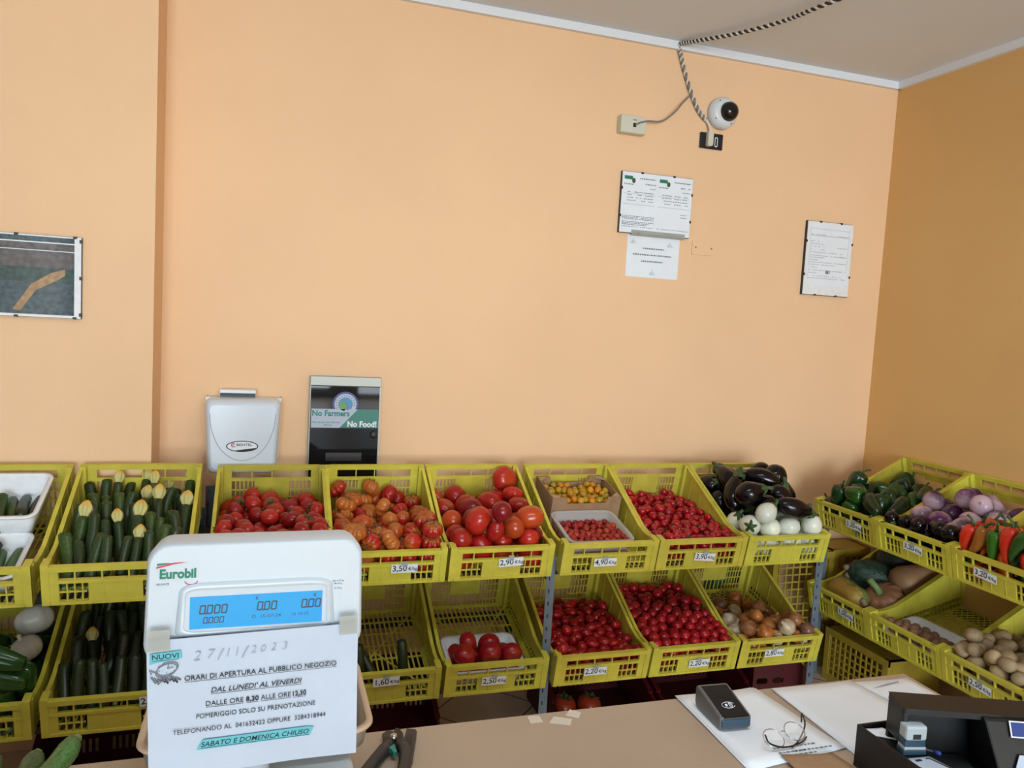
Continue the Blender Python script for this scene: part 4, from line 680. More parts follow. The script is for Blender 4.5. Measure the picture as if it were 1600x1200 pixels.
    'L5': 'plum,1,-147,33,26,105,-51,-109;plum,0,-103,39,26,-121,-47,47;plum,1,-58,33,27,65,-68,-58;plum,0,-6,33,25,113,110,-44;plum,1,45,33,26,-80,25,83;plum,0,113,32,25,-102,-51,115;plum,0,164,36,25,78,50,123;plum,0,-152,93,25,-60,-75,-109;plum,1,112,75,26,124,75,2;plum,1,-163,133,26,81,0,66;plum,1,-164,197,26,-125,-74,-38;plum,1,-152,238,26,-100,-25,-87;plum,0,-161,276,25,-97,0,94;plum,1,-157,334,27,22,-120,-26;plum,1,-164,397,26,84,-26,122;plum,0,-107,387,25,-98,25,141;plum,0,-51,435,25,-60,75,58;plum,0,-3,414,25,102,-52,104;plum,0,90,425,25,83,0,-158;plum,1,166,387,27,-60,21,65;plum,1,-168,506,29,144,-16,-17;plum,0,-119,471,25,-83,0,44;plum,0,-47,479,25,-78,-51,74;plum,0,8,494,25,60,-75,-117;plum,1,69,470,26,-99,0,99;plum,0,116,486,25,97,0,-36;plum,1,164,470,26,-76,-51,74;plum,1,-148,35,67,107,57,-23;plum,0,-99,34,65,65,-78,88;plum,0,-47,31,64,60,23,-114;plum,1,2,33,63,115,4,82;plum,0,52,31,65,-118,32,-114;plum,1,114,33,64,-80,-25,-104;plum,1,164,33,64,-78,-54,-90;plum,0,-168,64,49,59,-135,-3;plum,1,-127,75,56,-92,-144,32;plum,0,78,56,44,150,-17,-13;plum,0,-165,111,61,32,-110,-75;plum,0,-65,124,53,-11,-106,0;plum,0,-152,168,51,-120,12,106;plum,1,-106,159,62,92,-65,26;plum,0,-24,150,54,112,-53,82;plum,1,155,159,58,-5,-110,-153;plum,1,-167,218,61,72,42,23;plum,1,-80,193,50,30,151,60;plum,1,-6,202,51,43,57,47;plum,1,41,210,44,73,5,113;plum,1,84,216,61,-90,12,-41;plum,0,-159,260,59,90,30,77;plum,1,-97,234,55,49,-137,23;plum,0,-60,262,58,-133,-34,33;plum,1,22,266,48,123,1,-38;plum,1,85,261,57,2,59,-31;plum,0,165,260,59,116,42,65;plum,0,-170,300,53,-8,151,90;plum,1,-45,313,29,-174,-54,-9;plum,1,-10,333,48,-98,19,-59;plum,0,29,307,59,129,-6,109;plum,0,75,324,27,-53,-132,-4;plum,0,-163,364,52,-76,-4,122;plum,1,-92,357,61,-103,-79,-61;plum,0,49,349,52,81,3,-161;plum,0,118,388,26,-108,16,119;plum,0,146,359,51,-128,29,18;plum,1,-161,458,26,99,0,14;plum,1,-127,427,26,104,51,105;plum,0,-37,405,52,-8,100,-73;plum,0,-7,452,25,-60,105,-51;plum,1,51,416,27,-74,-25,-141;plum,1,167,429,30,15,154,49;plum,0,-162,33,103,59,-116,-37;plum,1,-111,32,104,73,15,-85;plum,0,-35,31,100,60,-46,-75;plum,1,17,32,101,-100,37,-105;plum,1,72,37,98,-70,131,-3;plum,1,117,33,104,-63,-76,-108;plum,1,165,34,104,-79,-28,-128;plum,0,-168,70,90,156,57,34;plum,1,-114,72,95,112,-78,73;plum,0,-69,60,88,125,60,-35;plum,1,-20,65,82,-116,27,84;plum,0,38,65,90,126,45,98;plum,0,103,66,87,-175,24,39;plum,1,169,72,79,55,-11,-3;plum,0,-143,108,96,58,-13,-113;plum,1,-92,97,67,-44,8,48;plum,1,-47,100,84,152,-30,-26;plum,0,-3,99,95,-77,46,77;plum,1,45,102,100,-79,30,-120;plum,0,87,103,86,-128,43,43;plum,1,132,96,84,-73,-180,15;plum,1,-166,146,82,8,43,-15;plum,0,-125,143,93,120,-34,5;plum,0,-66,157,73,-7,-163,-43;plum,0,4,135,84,83,4,64;plum,1,68,140,67,132,25,12;plum,0,111,135,64,55,125,8;plum,1,164,131,87,133,108,-21;plum,1,-169,189,93,-102,145,-15;plum,0,-125,206,64,59,170,6;plum,1,-38,185,70,-22,70,-57;plum,1,4,183,87,-155,-58,-46;plum,0,55,180,65,40,148,58;plum,1,117,185,61,-43,-122,-8;plum,0,168,212,53,12,-121,-100;plum,1,-169,247,94,82,168,1;plum,0,-116,269,70,-152,-23,-25;plum,1,-68,220,80,-31,-34,25;plum,0,-20,237,63,45,-108,-45;plum,0,49,240,71,115,49,-73;plum,0,126,235,59,-36,108,84;plum,0,160,229,86,-74,7,117;plum,1,-134,313,64,-33,132,55;plum,0,-88,300,62,-156,64,-35;plum,0,-46,302,71,46,52,-73;plum,1,-12,280,67,82,-23,3;plum,0,69,304,65,69,-57,9;plum,1,124,284,61,48,-155,3;plum,0,169,308,61,90,12,-165;plum,0,-141,351,79,-175,-64,0;plum,0,-74,330,83,49,65,-123;plum,1,-43,356,56,-76,-157,-28;plum,0,5,370,61,-56,61,-100;plum,1,85,357,63,9,-26,-54;plum,1,107,322,61,-2,-142,26;plum,1,167,388,70,54,-22,-131;plum,0,-170,421,57,43,16,0;plum,0,-127,393,56,-66,137,60;plum,1,-87,431,45,-116,73,-19;plum,1,15,415,61,-53,134,-60;plum,0,40,449,48,-17,67,-23;plum,0,83,398,53,-73,25,55;plum,1,117,418,57,-77,35,-128;plum,1,-164,33,142,45,-68,142',
    'L6': 'salad,0,-165,39,29,104,33,-47;salad,0,-119,36,29,110,-55,39;salad,0,-64,39,29,-44,-74,-122;salad,1,-13,36,27,-72,55,28;salad,0,31,36,29,44,74,52;salad,1,77,35,28,20,-123,-96;salad,1,120,35,27,73,-125,49;salad,0,166,36,29,16,54,-173;salad,1,-166,85,28,126,-28,70;salad,1,122,84,27,-47,-75,8;salad,0,-166,132,30,-133,-33,98;salad,0,-164,179,29,-70,-55,-13;salad,1,-166,230,27,72,125,-73;salad,1,-166,274,28,-54,152,-47;salad,0,-165,319,29,-39,-43,141;salad,1,-166,363,27,-48,-105,61;salad,1,-166,406,27,-107,53,70;salad,0,-165,462,29,-39,137,70;salad,1,117,460,27,-47,-75,118;salad,1,-164,508,28,160,-28,5;salad,0,-165,35,76,47,-107,72;salad,1,-120,35,74,-80,-124,-21;salad,1,-78,35,72,-54,21,-155;salad,1,-34,34,64,-70,45,-44;salad,1,11,34,70,-65,114,-35;salad,1,57,52,63,30,171,46;salad,0,120,35,72,104,37,63;salad,1,166,34,74,-35,109,-69;salad,0,-166,82,73,-47,-175,46;salad,1,-14,73,73,30,122,105;salad,0,120,82,72,52,-156,-61;salad,0,166,79,73,-44,-106,14;salad,1,-167,127,75,30,6,130;salad,1,-168,172,74,-86,-168,-11;salad,0,-62,183,70,45,51,120;salad,0,-17,165,70,-17,40,158;salad,0,28,176,75,-139,-40,90;salad,0,-147,212,64,43,116,-80;salad,1,-27,211,70,-3,-64,122;salad,0,-163,256,69,5,-21,65;salad,1,-117,245,68,-12,63,129;salad,0,-166,304,74,-130,50,38;salad,0,76,308,75,-31,105,-120;salad,1,121,303,73,108,-77,-18;salad,0,165,308,76,-21,-24,-122;salad,0,-165,370,72,109,55,8;salad,0,-93,359,68,-54,-35,-146;salad,1,45,349,68,33,-128,84;salad,1,94,350,69,40,-45,-26;salad,1,137,343,59,157,0,110;salad,0,-165,417,71,-141,-81,26;salad,1,-85,404,68,-54,9,-122;salad,0,-38,432,61,108,15,101;salad,1,18,390,61,94,-10,-68;salad,1,63,388,71,142,47,-64;salad,1,168,416,73,15,37,-50;salad,1,-166,463,74,-142,-76,-36;salad,0,-83,448,66,108,145,6;salad,1,-42,480,62,-110,47,-28;salad,0,7,437,61,127,-23,-101;salad,0,128,437,65,91,-118,-47;salad,0,166,461,76,114,-54,57;salad,1,-167,507,73,105,-25,-38;salad,0,-127,488,69,38,29,109;salad,0,-82,500,71,5,-14,-138;salad,1,-5,508,68,-173,-44,-20;salad,1,42,509,69,107,-35,90;salad,0,83,488,65,54,57,-94;salad,1,124,507,66,115,-81,12;salad,1,167,507,68,35,-122,21;salad,1,-166,34,121,-77,39,-113;salad,0,-120,36,119,-29,80,-82;salad,1,-76,35,115,-99,153,5;salad,1,-34,35,107,-148,68,-19;salad,0,11,35,115,21,-102,-143;salad,1,55,35,103,-34,-52,-25;salad,1,99,34,111,74,-25,64;salad,0,152,35,117,3,75,-141;salad,0,-154,77,118,-38,126,45;salad,0,-107,82,115,144,4,92;salad,0,-60,77,119,95,99,-14;salad,0,-13,74,119,71,-77,50;salad,0,33,75,114,73,-62,106;salad,0,77,73,121,86,-155,-11;salad,1,122,71,116,-127,47,-11;salad,0,166,81,120,-54,-16,3;salad,1,-168,120,119,-38,-45,-39;salad,1,-84,113,91,97,-42,-92;salad,0,-39,116,104,63,21,142;salad,1,7,109,100,10,67,180;salad,1,42,130,117,26,172,-10;salad,0,83,126,109,-64,70,108;salad,1,127,116,113,-91,77,2;salad,1,168,127,120,76,-78,24;salad,1,-167,164,117,152,24,68;salad,0,-128,139,113,-114,-36,-51;salad,0,-75,154,105,19,135,-100;salad,0,-8,150,113,12,163,67;salad,0,31,174,122,9,-35,115;salad,0,78,172,117,44,-83,-128;salad,1,124,159,113,76,53,73;salad,1,168,171,113,-10,35,54;salad,1,-148,202,108,-52,52,-115;salad,1,-100,191,106,-112,32,103;salad,1,-57,203,112,-7,-48,-101;salad,0,-11,196,111,-72,-111,0;salad,0,28,221,118,4,-113,-30;salad,0,75,216,119,34,13,-166;salad,0,120,204,115,20,67,39;salad,0,165,217,114,27,78,157;salad,0,-166,244,112,112,-97,30;salad,1,-115,231,108,-76,-56,89;salad,1,-74,251,111,48,-40,-34;salad,0,-28,238,106,-53,-54,-4;salad,1,8,264,114,27,-53,-80;salad,1,51,260,106,-106,111,-16;salad,1,102,281,106,72,-39,142;salad,0,146,259,113,-125,-13,112;salad,0,-166,291,119,71,-19,-109;salad,1,-128,272,102,-135,71,37;salad,1,-88,293,108,155,-14,-70;salad,0,-41,283,112,73,42,129;salad,0,-6,311,104,-18,63,-107;salad,0,50,304,114,169,32,58;salad,0,126,322,114,16,-27,78;salad,1,166,298,119,100,73,65;salad,0,-165,339,106,4,168,79;salad,0,-121,322,101,-80,5,-45;salad,0,-63,335,104,-48,39,-180;salad,0,69,347,107,78,-16,-116;salad,0,122,367,99,-49,166,55;salad,1,166,343,105,51,-41,-85;salad,1,-162,396,110,41,-152,21;salad,0,-127,368,99,40,170,-20;salad,1,-118,413,96,-3,-55,44;salad,0,-57,381,95,78,-118,-58;salad,0,-16,403,88,6,-129,-57;salad,0,36,414,95,173,-22,-43;salad,0,101,408,90,125,-10,28;salad,0,146,433,108,-48,-23,43;salad,0,-152,440,110,85,-47,-6;salad,1,-111,460,101,-19,-44,56;salad,1,-61,471,100,126,-22,16;salad,1,-11,469,88,-80,-142,-41;salad,0,34,467,85,56,154,-13;salad,1,84,450,89,-23,20,81;salad,0,125,474,94,-15,-133,-75',
    'L7': 'onion,1,-151,40,36,44,-136,-18;onion,2,38,89,42,15,49,-40;onion,0,89,43,38,121,-14,115;onion,1,-136,159,34,57,-28,-53;onion,2,15,158,41,120,-8,-51;onion,1,-161,214,35,25,25,-105;onion,2,65,216,40,61,19,-24;onion,0,144,231,36,24,-11,27;onion,0,-156,347,37,-62,-4,-55;onion,1,15,362,34,-120,7,-23;onion,2,52,419,41,59,161,19;onion,0,-104,44,73,-78,-22,-125;onion,0,-51,44,38,119,-44,-79;onion,2,154,48,57,-58,-151,-50;onion,2,-102,102,41,-23,122,-35;onion,2,83,104,93,56,19,133;onion,0,128,107,37,-47,-39,13;onion,0,-93,202,37,-45,-50,144;onion,2,-124,268,40,-23,-14,5;onion,1,-60,258,36,10,-46,49;onion,0,101,277,38,121,-17,-62;onion,2,-58,47,124,-20,-66,169;onion,2,6,48,91,-156,-13,84;onion,0,157,44,122,61,24,134;onion,0,-57,121,89,-12,-107,-137;onion,1,-25,96,43,-9,58,51;onion,1,160,102,89,-106,18,26;onion,2,-44,191,80,16,-39,-174;onion,0,-1,222,38,12,-120,-27;onion,0,157,165,100,-158,-51,26;onion,2,-56,376,40,-52,41,31;onion,0,34,275,38,120,-12,-94;onion,1,159,295,34,-53,37,19;onion,1,-161,41,95,-125,53,-60;onion,2,53,48,142,-50,-12,97;onion,1,102,40,99,-44,-144,18;onion,2,-154,116,85,22,-28,-178;onion,2,13,117,100,-83,0,-5;onion,0,129,95,143,71,-7,-174;onion,2,-133,193,88,66,-119,-41;onion,2,66,263,93,14,69,-67;onion,1,101,178,79,59,45,-121;onion,1,-100,328,36,-6,60,-34;onion,2,-22,312,42,-52,-2,122;onion,2,79,341,40,61,17,155;onion,2,-120,77,131,63,-6,15;onion,1,-32,151,132,-50,-64,-81',
    'R0': 'pepper,2,-100,115,42,105,136,10;pepper,2,-20,101,42,-73,39,18;pepper,1,135,63,65,-30,15,-116;pepper,1,123,232,36,-83,46,-139;pepper,0,118,365,39,-81,-45,31;pepper,2,-28,486,61,32,-166,58;pepper,2,127,488,42,-68,-49,-132;pepper,0,-13,45,107,-1,-17,-133;pepper,0,68,61,40,84,47,-5;pepper,2,-114,235,118,-122,131,0;pepper,1,154,264,77,-129,-51,37;pepper,2,-127,339,105,81,8,-60;pepper,2,73,330,88,-63,-2,40;pepper,2,-145,473,109,69,-25,174;pepper,2,57,448,55,106,8,17;pepper,0,-132,47,95,45,-66,-63;pepper,2,8,59,187,94,56,96;pepper,2,88,127,135,-27,1,34;pepper,2,-47,172,99,34,-54,170;pepper,1,86,164,59,130,24,-15;pepper,0,145,132,53,0,-180,-60;pepper,0,-35,340,115,131,2,98;pepper,1,124,344,135,105,-7,33;pepper,0,-77,418,113,59,28,18;pepper,0,17,407,105,43,-12,96;pepper,2,142,405,104,30,-68,-101;pepper,0,-86,47,166,-23,-1,-44;pepper,1,123,51,162,27,-66,-51;pepper,1,-51,138,156,-78,-11,62;pepper,1,30,140,101,106,151,-5;pepper,1,151,160,133,76,14,-172;pepper,2,-145,200,179,-31,26,14;pepper,2,22,244,116,-39,4,59',
    'R1': 'baub,1,-120,69,37,-18,3,-69;baub,0,-64,44,40,-19,-2,-31;baub,1,-2,52,37,-177,19,29;baub,1,59,43,36,43,-127,-87;baub,1,153,48,36,-103,-44,4;baub,1,-39,100,36,101,27,87;baub,1,76,145,36,110,26,32;baub,1,137,146,37,16,-8,32;baub,1,-152,43,81,33,69,39;baub,1,-44,43,100,-10,66,-137;baub,0,20,43,95,105,38,-45;baub,1,85,42,92,25,-171,45;baub,0,150,43,98,-16,73,-45;baub,0,-149,124,37,-118,12,-74;baub,0,-11,99,90,72,8,-101;baub,1,51,93,70,152,47,19;baub,0,106,88,39,-21,176,-44;baub,1,153,103,79,-118,60,-54;baub,1,-151,42,140,141,-50,11;baub,0,-90,58,135,-64,6,-105;baub,1,-8,44,149,-71,177,17;baub,0,89,58,152,-98,-55,-55;baub,0,149,43,160,126,-55,-81;baub,1,-153,101,96,5,-162,-42;baub,0,35,92,134,110,-10,-145;paub,1,116,267,51,-66,-67,32;paub,1,138,355,51,-23,11,-163;paub,2,130,484,47,55,144,-46;paub,1,-82,162,51,61,-7,-95;paub,1,138,192,97,-6,-163,-101;paub,1,-68,286,113,-132,31,49;paub,0,135,312,131,129,47,64;paub,2,-145,489,124,-96,42,76;paub,0,133,429,110,5,-145,-98;paub,0,-135,189,115,-8,39,141;paub,0,63,242,124,40,9,133;paub,1,138,120,151,-74,41,86;paub,2,-45,369,105,-73,47,-118;paub,0,52,332,90,-5,-36,-151;paub,1,57,313,180,48,35,6;paub,0,-50,483,108,-77,29,-34;paub,0,34,482,62,3,-75,147;paub,1,25,414,125,-62,-15,-45;paub,1,-138,263,165,-16,-131,112;paub,0,-21,167,122,-85,-45,20;paub,2,66,151,110,99,6,-64;paub,2,-142,330,117,-59,-158,-4;paub,1,-32,331,182,33,-165,52',
    'R2': 'chili,0,-103,150,23,82,13,172;chili,0,45,149,22,83,21,165;chili,2,118,154,29,0,-76,-70;chili,1,163,171,32,-108,111,-7;chili,0,151,436,22,-97,159,-12;chili,2,-141,95,39,56,39,127;chili,0,-1,168,23,-96,150,-5;chili,1,111,123,58,-41,-34,-36;chili,1,163,156,69,61,-38,-153;chili,0,-123,444,59,63,26,174;chili,1,-65,419,57,47,1,-160;chili,2,-28,434,61,60,26,165;chili,0,24,436,63,48,-24,-156;chili,1,68,420,55,-43,-38,-44;chili,2,-97,42,32,-69,-20,86;chili,0,-49,82,41,-61,55,46;chili,0,119,67,58,46,-20,167;chili,2,159,160,120,53,16,-179;chili,0,-164,411,57,32,-37,-143;chili,1,-130,389,69,-43,11,-26;chili,1,33,393,71,-35,-5,15;chili,0,115,409,72,-11,47,79;chili,1,163,415,60,43,-30,-141;chili,2,-132,66,96,47,61,117;chili,2,-90,146,85,-99,118,-4;chili,1,157,45,77,18,-8,-30;chili,0,163,131,148,-33,18,34;chili,2,-162,392,102,16,-22,-157;chili,2,79,373,68,-8,19,76;chili,2,163,359,63,-26,16,55;chili,2,-106,83,150,-54,20,20;chili,0,-71,122,113,50,-9,-149;chili,2,-26,142,104,-1,21,59;chili,1,3,105,60,-44,-2,-34;chili,0,73,79,63,42,-15,177;chili,2,129,98,144,-53,-45,16;chili,2,-159,341,70,-3,13,23;chili,0,20,296,81,-29,2,64;chili,0,83,308,67,1,-35,-99;chili,0,144,318,73,-28,-18,5;chili,2,-163,131,159,38,23,135;chili,0,-68,90,130,44,-22,174;chili,0,-17,59,73,-37,-1,14;chili,1,25,94,124,-11,38,81;chili,0,76,55,88,-34,-11,11;chili,0,122,56,178,-58,35,66;chili,0,-166,289,88,-16,16,-120;chili,1,-119,299,71,27,-20,-173;chili,1,56,282,86,3,20,99;chili,1,107,278,77,-3,13,76;chili,2,160,299,104,12,10,-178;chili,0,-158,72,146,-23,-8,-49;chili,1,-66,70,162,32,-4,-176;chili,0,7,38,84,-22,0,71;chili,1,34,56,150,15,26,106;chili,2,92,35,116,15,10,179;chili,0,150,90,175,45,4,-143;chili,2,-94,273,103,12,22,50;chili,2,25,254,104,6,-1,-69;chili,1,72,248,99,0,-4,-141;chili,2,155,262,67,14,-10,13;chili,1,-158,34,152,0,-13,-148;chili,1,-113,34,159,-22,20,-21;chili,2,-42,32,165,-12,-6,-49;chili,1,15,34,187,10,-9,-150;chili,1,61,35,200,-6,-32,-139;chili,0,155,59,209,-34,31,58;chili,1,-163,227,120,-10,33,-87;chili,0,-89,224,101,-19,-10,-158',
    'RL1': 'spud,1,-105,67,23,-122,-106,-13;spud,1,-65,80,24,110,47,-4;spud,1,-30,69,23,-58,74,32;spud,0,14,63,23,93,105,63;spud,1,59,75,23,45,109,-107;spud,1,99,67,23,-58,-74,113;spud,1,65,125,24,-26,-61,-121;spud,0,103,119,23,51,71,141;spud,1,-127,190,24,74,57,67;spud,1,-79,196,24,77,-47,-107;spud,1,-33,194,24,-110,46,77;spud,1,18,177,23,45,-109,87;spud,1,57,180,23,-122,-106,37;spud,1,97,190,23,-45,109,-63;spud,0,-119,62,58,18,-6,-107;spud,0,-80,63,52,-37,-152,15;spud,1,-35,64,58,51,-129,-28;spud,0,5,63,57,62,-42,91;spud,0,41,65,50,66,-134,33;spud,1,81,65,53,-79,57,-55;spud,0,-131,88,37,-41,-51,-105;spud,1,-90,99,45,46,74,59;spud,1,-30,105,49,-51,-41,-64;spud,1,9,100,54,41,-114,87;spud,1,30,100,24,110,46,-11;spud,0,101,98,51,82,78,48;spud,1,-123,155,28,-159,-32,-78;spud,0,-86,161,25,-41,-10,31;spud,0,-49,162,24,67,-64,81;spud,0,-9,153,25,37,-171,52;spud,1,26,139,29,13,2,118;spud,0,92,154,24,47,-42,132;spud,0,-130,62,93,71,13,-84;spud,1,-93,65,86,1,-42,118;spud,0,-56,62,84,143,16,-84;spud,1,-7,67,89,-1,103,128;spud,0,56,62,82,-16,-22,49;spud,1,102,68,85,-103,6,7;spud,1,-118,99,71,-96,-11,-150;spud,0,-76,97,78,11,-42,-44;spud,1,-39,97,82,86,-115,13;spud,1,37,94,76,-119,-29,-4;spud,0,65,99,51,-49,15,179;spud,0,61,152,49,-60,-170,-35;spud,1,-130,137,58,-6,-63,-115;spud,1,-88,137,52,-90,24,-75',
    'RL2': 'potato,0,-136,42,34,-4,-105,-159;potato,1,-71,37,32,32,70,-128;potato,0,70,42,33,80,59,-81;potato,0,140,43,35,-125,-61,-70;potato,0,-39,92,32,65,79,18;potato,1,105,92,31,-110,-32,-68;potato,1,156,179,31,109,32,-8;potato,0,140,233,35,-84,-17,98;potato,2,143,292,35,-71,-80,-104;potato,1,-155,410,33,-65,31,137;potato,2,-42,389,36,-29,-110,78;potato,2,66,352,36,-81,-74,-74;potato,1,122,400,31,102,33,-55;potato,2,-140,472,36,115,57,65;potato,2,-20,481,36,-29,-110,35;potato,1,44,476,31,34,110,-102;potato,0,139,456,32,65,-79,-94;potato,2,-144,45,90,-131,-95,-32;potato,0,6,42,38,-172,43,1;potato,0,77,40,88,82,-49,101;potato,2,148,45,92,-58,31,134;potato,2,-87,78,66,9,73,20;potato,0,151,97,57,3,135,25;potato,0,151,153,77,-33,40,-16;potato,1,106,168,36,-16,166,80;potato,1,-132,270,76,78,-168,20;potato,2,-55,223,75,-69,-112,20;potato,2,-22,288,45,13,177,18;potato,2,144,264,85,34,76,20;potato,2,-82,332,40,-107,0,82;potato,2,85,299,63,-39,58,24;potato,0,134,352,48,39,-46,-45;potato,1,-157,443,78,7,140,-75;potato,2,-79,441,45,8,10,71;potato,2,27,408,37,-86,-37,64;potato,0,154,419,74,87,-75,-3;potato,1,-131,37,143,61,14,-87;potato,1,-34,37,74,83,33,76;potato,0,24,40,126,-66,52,104;potato,1,106,41,138,-84,49,-29;potato,1,-153,80,132,94,-31,112;potato,0,9,82,86,11,-13,171;potato,1,113,87,104,-98,13,139;potato,0,-130,143,131,121,73,-26;potato,2,48,146,130,-61,-51,-145;potato,2,103,149,102,26,34,-9;potato,1,-157,197,126,100,9,-144;potato,2,-4,189,108,-103,82,-41;potato,2,73,207,129,-29,119,-100;potato,2,123,206,90,-40,-14,-113;potato,0,-149,255,123,-49,-123,82;potato,2,-95,218,118,3,-71,168;potato,0,25,280,84,-27,-54,50;potato,0,83,264,112,-44,-14,30;potato,1,-150,335,76,-83,30,70;potato,2,-78,302,92,10,86,9;potato,2,150,332,98,104,135,-18;potato,2,-108,389,59,162,-26,14;potato,1,-64,368,85,-31,-7,13;potato,2,76,396,77,26,43,-126;potato,1,-77,41,168,-145,-73,22;potato,0,-76,40,113,69,-17,115;potato,1,3,38,177,138,45,-48;potato,1,62,37,174,87,-9,-74;potato,1,-98,80,142,-5,-14,-90;potato,1,-30,65,143,-160,-8,-94;potato,2,7,107,148,-96,-35,44;potato,0,71,84,141,130,96,-10;potato,2,-139,104,178,-5,106,121;potato,0,-65,162,125,73,53,-61;potato,2,147,113,153,46,-149,-65'}
ORD = ['first', 'second', 'third', 'fourth', 'fifth', 'sixth', 'seventh', 'eighth', 'ninth', 'tenth', 'eleventh', 'twelfth', 'thirteenth', 'fourteenth', 'fifteenth', 'sixteenth']
RED, DEEP, ORANGE, PINK = ('red', (.40, .012, .010)), ('deep red', (.24, .006, .010)), ('orange-red', (.50, .085, .012)), ('bright red', (.50, .022, .012))
ROSSO = ('orange', (.52, .15, .025))
VINE = [RED, RED, ('deep red', (.30, .008, .010)), ('bright red', (.46, .02, .012))]
# pile: (frame, words, group, colours, shared label or None, category)
PI = {'U2': ('U2p', 'tomato below the dispenser', 'vine tomatoes in the crate', VINE, None, 'tomato'),
      'U3': ('U3', 'ribbed tomato in the 3,50 crate', 'ribbed tomatoes in the crate', [PINK, ORANGE, ORANGE, ROSSO, RED], None, 'tomato'),
      'U4': ('U4', 'large tomato in the 2,90 crate', 'large mixed tomatoes', [PINK, RED, RED, DEEP, ('orange-red', (.48, .06, .012))], None, 'tomato'),
      'U5a': ('U5a', '', 'yellow tomatoes in the cardboard box', [('yellow', (.58, .30, .015)), ('yellow', (.60, .22, .012)), ('yellow', (.42, .28, .02))], 'small yellow tomato in the brown cardboard box', 'tomato'),
      'U5b': ('U5b', '', 'cherry tomatoes in the clear tray', [('red', (.36, .014, .012)), ('red', (.30, .01, .012)), ('red', (.42, .04, .015))], 'small round cherry tomato in the clear plastic tray', 'tomato'),
      'U6': ('U6p', '', 'date tomatoes in the crate', [('red', (.42, .006, .014)), ('red', (.34, .006, .014))], 'oval red date tomato piled in the 3,90 crate', 'tomato'),
      'L5': ('L5', '', 'plum tomatoes in the crate', [('red', (.40, .008, .010)), ('red', (.34, .008, .012))], 'oblong red plum tomato in the crate behind the grey post', 'tomato'),
      'L6': ('L6', '', 'salad tomatoes in the crate', [('red', (.40, .008, .014)), ('red', (.33, .006, .014))], 'round red salad tomato in the lower crate beside the onions', 'tomato'),
      'L4': ('L4', 'tomato in the white 2,50 tray', 'tomatoes in the white tray', [('red', (.36, .008, .014))], None, 'tomato'),
      'L7': ('L7', 'onion in the 2,80 crate', 'brown onions', [('brown', (.30, .12, .045)), ('dark brown', (.20, .09, .05)), ('pale', (.52, .42, .28)), ('orange-brown', (.42, .14, .03))], None, 'onion'),
      'L0': ('L0', 'pepper at lower left', 'peppers in the lower left crate', [('dark green', (.010, .05, .012)), ('green', (.02, .08, .015))], None, 'pepper'),
      'R0': ('R0', 'pepper in the corner crate', 'green peppers', [('dark green', (.010, .045, .012)), ('green', (.02, .085, .012)), ('blackish green', (.012, .03, .012))], None, 'pepper'),
      'R1': ('R1', '', '', [('purple and white', (.10, .015, .11)), ('dark purple', (.05, .008, .055))], None, 'aubergine'),
      'R2': ('R2', 'long pepper at right edge', 'long peppers', [('red', (.60, .03, .012)), ('red', (.52, .02, .012)), ('orange', (.66, .17, .015)), ('orange-red', (.62, .10, .012)), ('green', (.03, .14, .012)), ('brownish orange', (.30, .10, .015)), ('dark green', (.02, .07, .012))], None, 'pepper'),
      'RL1': ('RL1', '', 'small potatoes in the white tray', [('brown', (.32, .17, .10)), ('brown', (.27, .14, .085))], 'small brown potato in the white tray of the near-empty crate', 'potato'),
      'RL2': ('RL2', '', 'potatoes in the crate', [('beige', (.40, .29, .16)), ('beige', (.34, .25, .14))], 'beige potato piled in the lower right 2,50 crate', 'potato'),
      'U7': ('U7', '', '', [('', (.01, .005, .01))], None, 'aubergine'),
      'U0a': ('U0a', 'zucchini in the rear white tray', 'zucchini in the rear tray', [('dark', (.018, .028, .012)), ('green', (.035, .07, .014))], None, 'zucchini'),
      'U0b': ('U0b', 'zucchini in the front white tray', 'zucchini in the front tray', [('light green', (.06, .12, .02)), ('dark', (.018, .028, .012))], None, 'zucchini')}
VIEW = cam.matrix_world.inverted()
def screen(p):
    q = VIEW @ Vector(p); return 800-1197*q.x/q.z, 600+1197*q.y/q.z
def rows(entries):
    """entries: [(index, world point)] -> {index: (row from back, place from left)} as seen in the photo"""
    pts = sorted(((screen(p)[1], screen(p)[0], i) for i, p in entries))
    n = len(pts); per = max(2, min(9, round(math.sqrt(n*1.3)))); out = {}
    for r in range(0, n, per):
        for c, (_, _, i) in enumerate(sorted(pts[r:r+per], key=lambda t: t[1])): out[i] = (r//per, c)
    return out
def unpack(s):
    out = []
    for part in s.split(';'):
        kd, *v = part.split(','); out.append((kd, *[int(x) for x in v]))
    return out
rnd = random.Random(9)
for pk, data in PILES.items():
    fk, words, grp, cols, shared, cat = PI[pk]
    its = []
    for kd, var, x, y, z, a, b, c in unpack(data):
        its.append((kd, var, F[fk] @ TR(x/1000, y/1000, z/1000, a, b, c)))
    by = {}
    for i, it in enumerate(its): by.setdefault(it[0], []).append((i, it[2].translation))
    place = {}
    for kd in by: place.update(rows(by[kd]))
    for i, (kd, var, mx) in enumerate(its):
        cn, cv = rnd.choice(cols)
        w, g, ct = words, grp, cat
        if kd == 'waub': cn, cv, w, g = 'white', (.76, .80, .68), 'aubergine', 'white aubergines'
        elif kd == 'aub': cn, w, g = 'glossy black', 'aubergine', 'black aubergines'
        elif kd == 'paub': w, g = 'aubergine on the right shelf', 'purple aubergines'
        elif kd == 'baub': cn, w, g = 'small black', 'aubergine on the right shelf', 'small black aubergines'
        if shared: lab = shared
        else: lab = '%s %s, %s row from back, %s from left' % (cn, w, ORD[place[i][0]], ORD[place[i][1]])
        j = rnd.uniform(.88, 1.12)
        veg(kd, var, mx, lab, ct, tuple(q*j for q in cv), g)

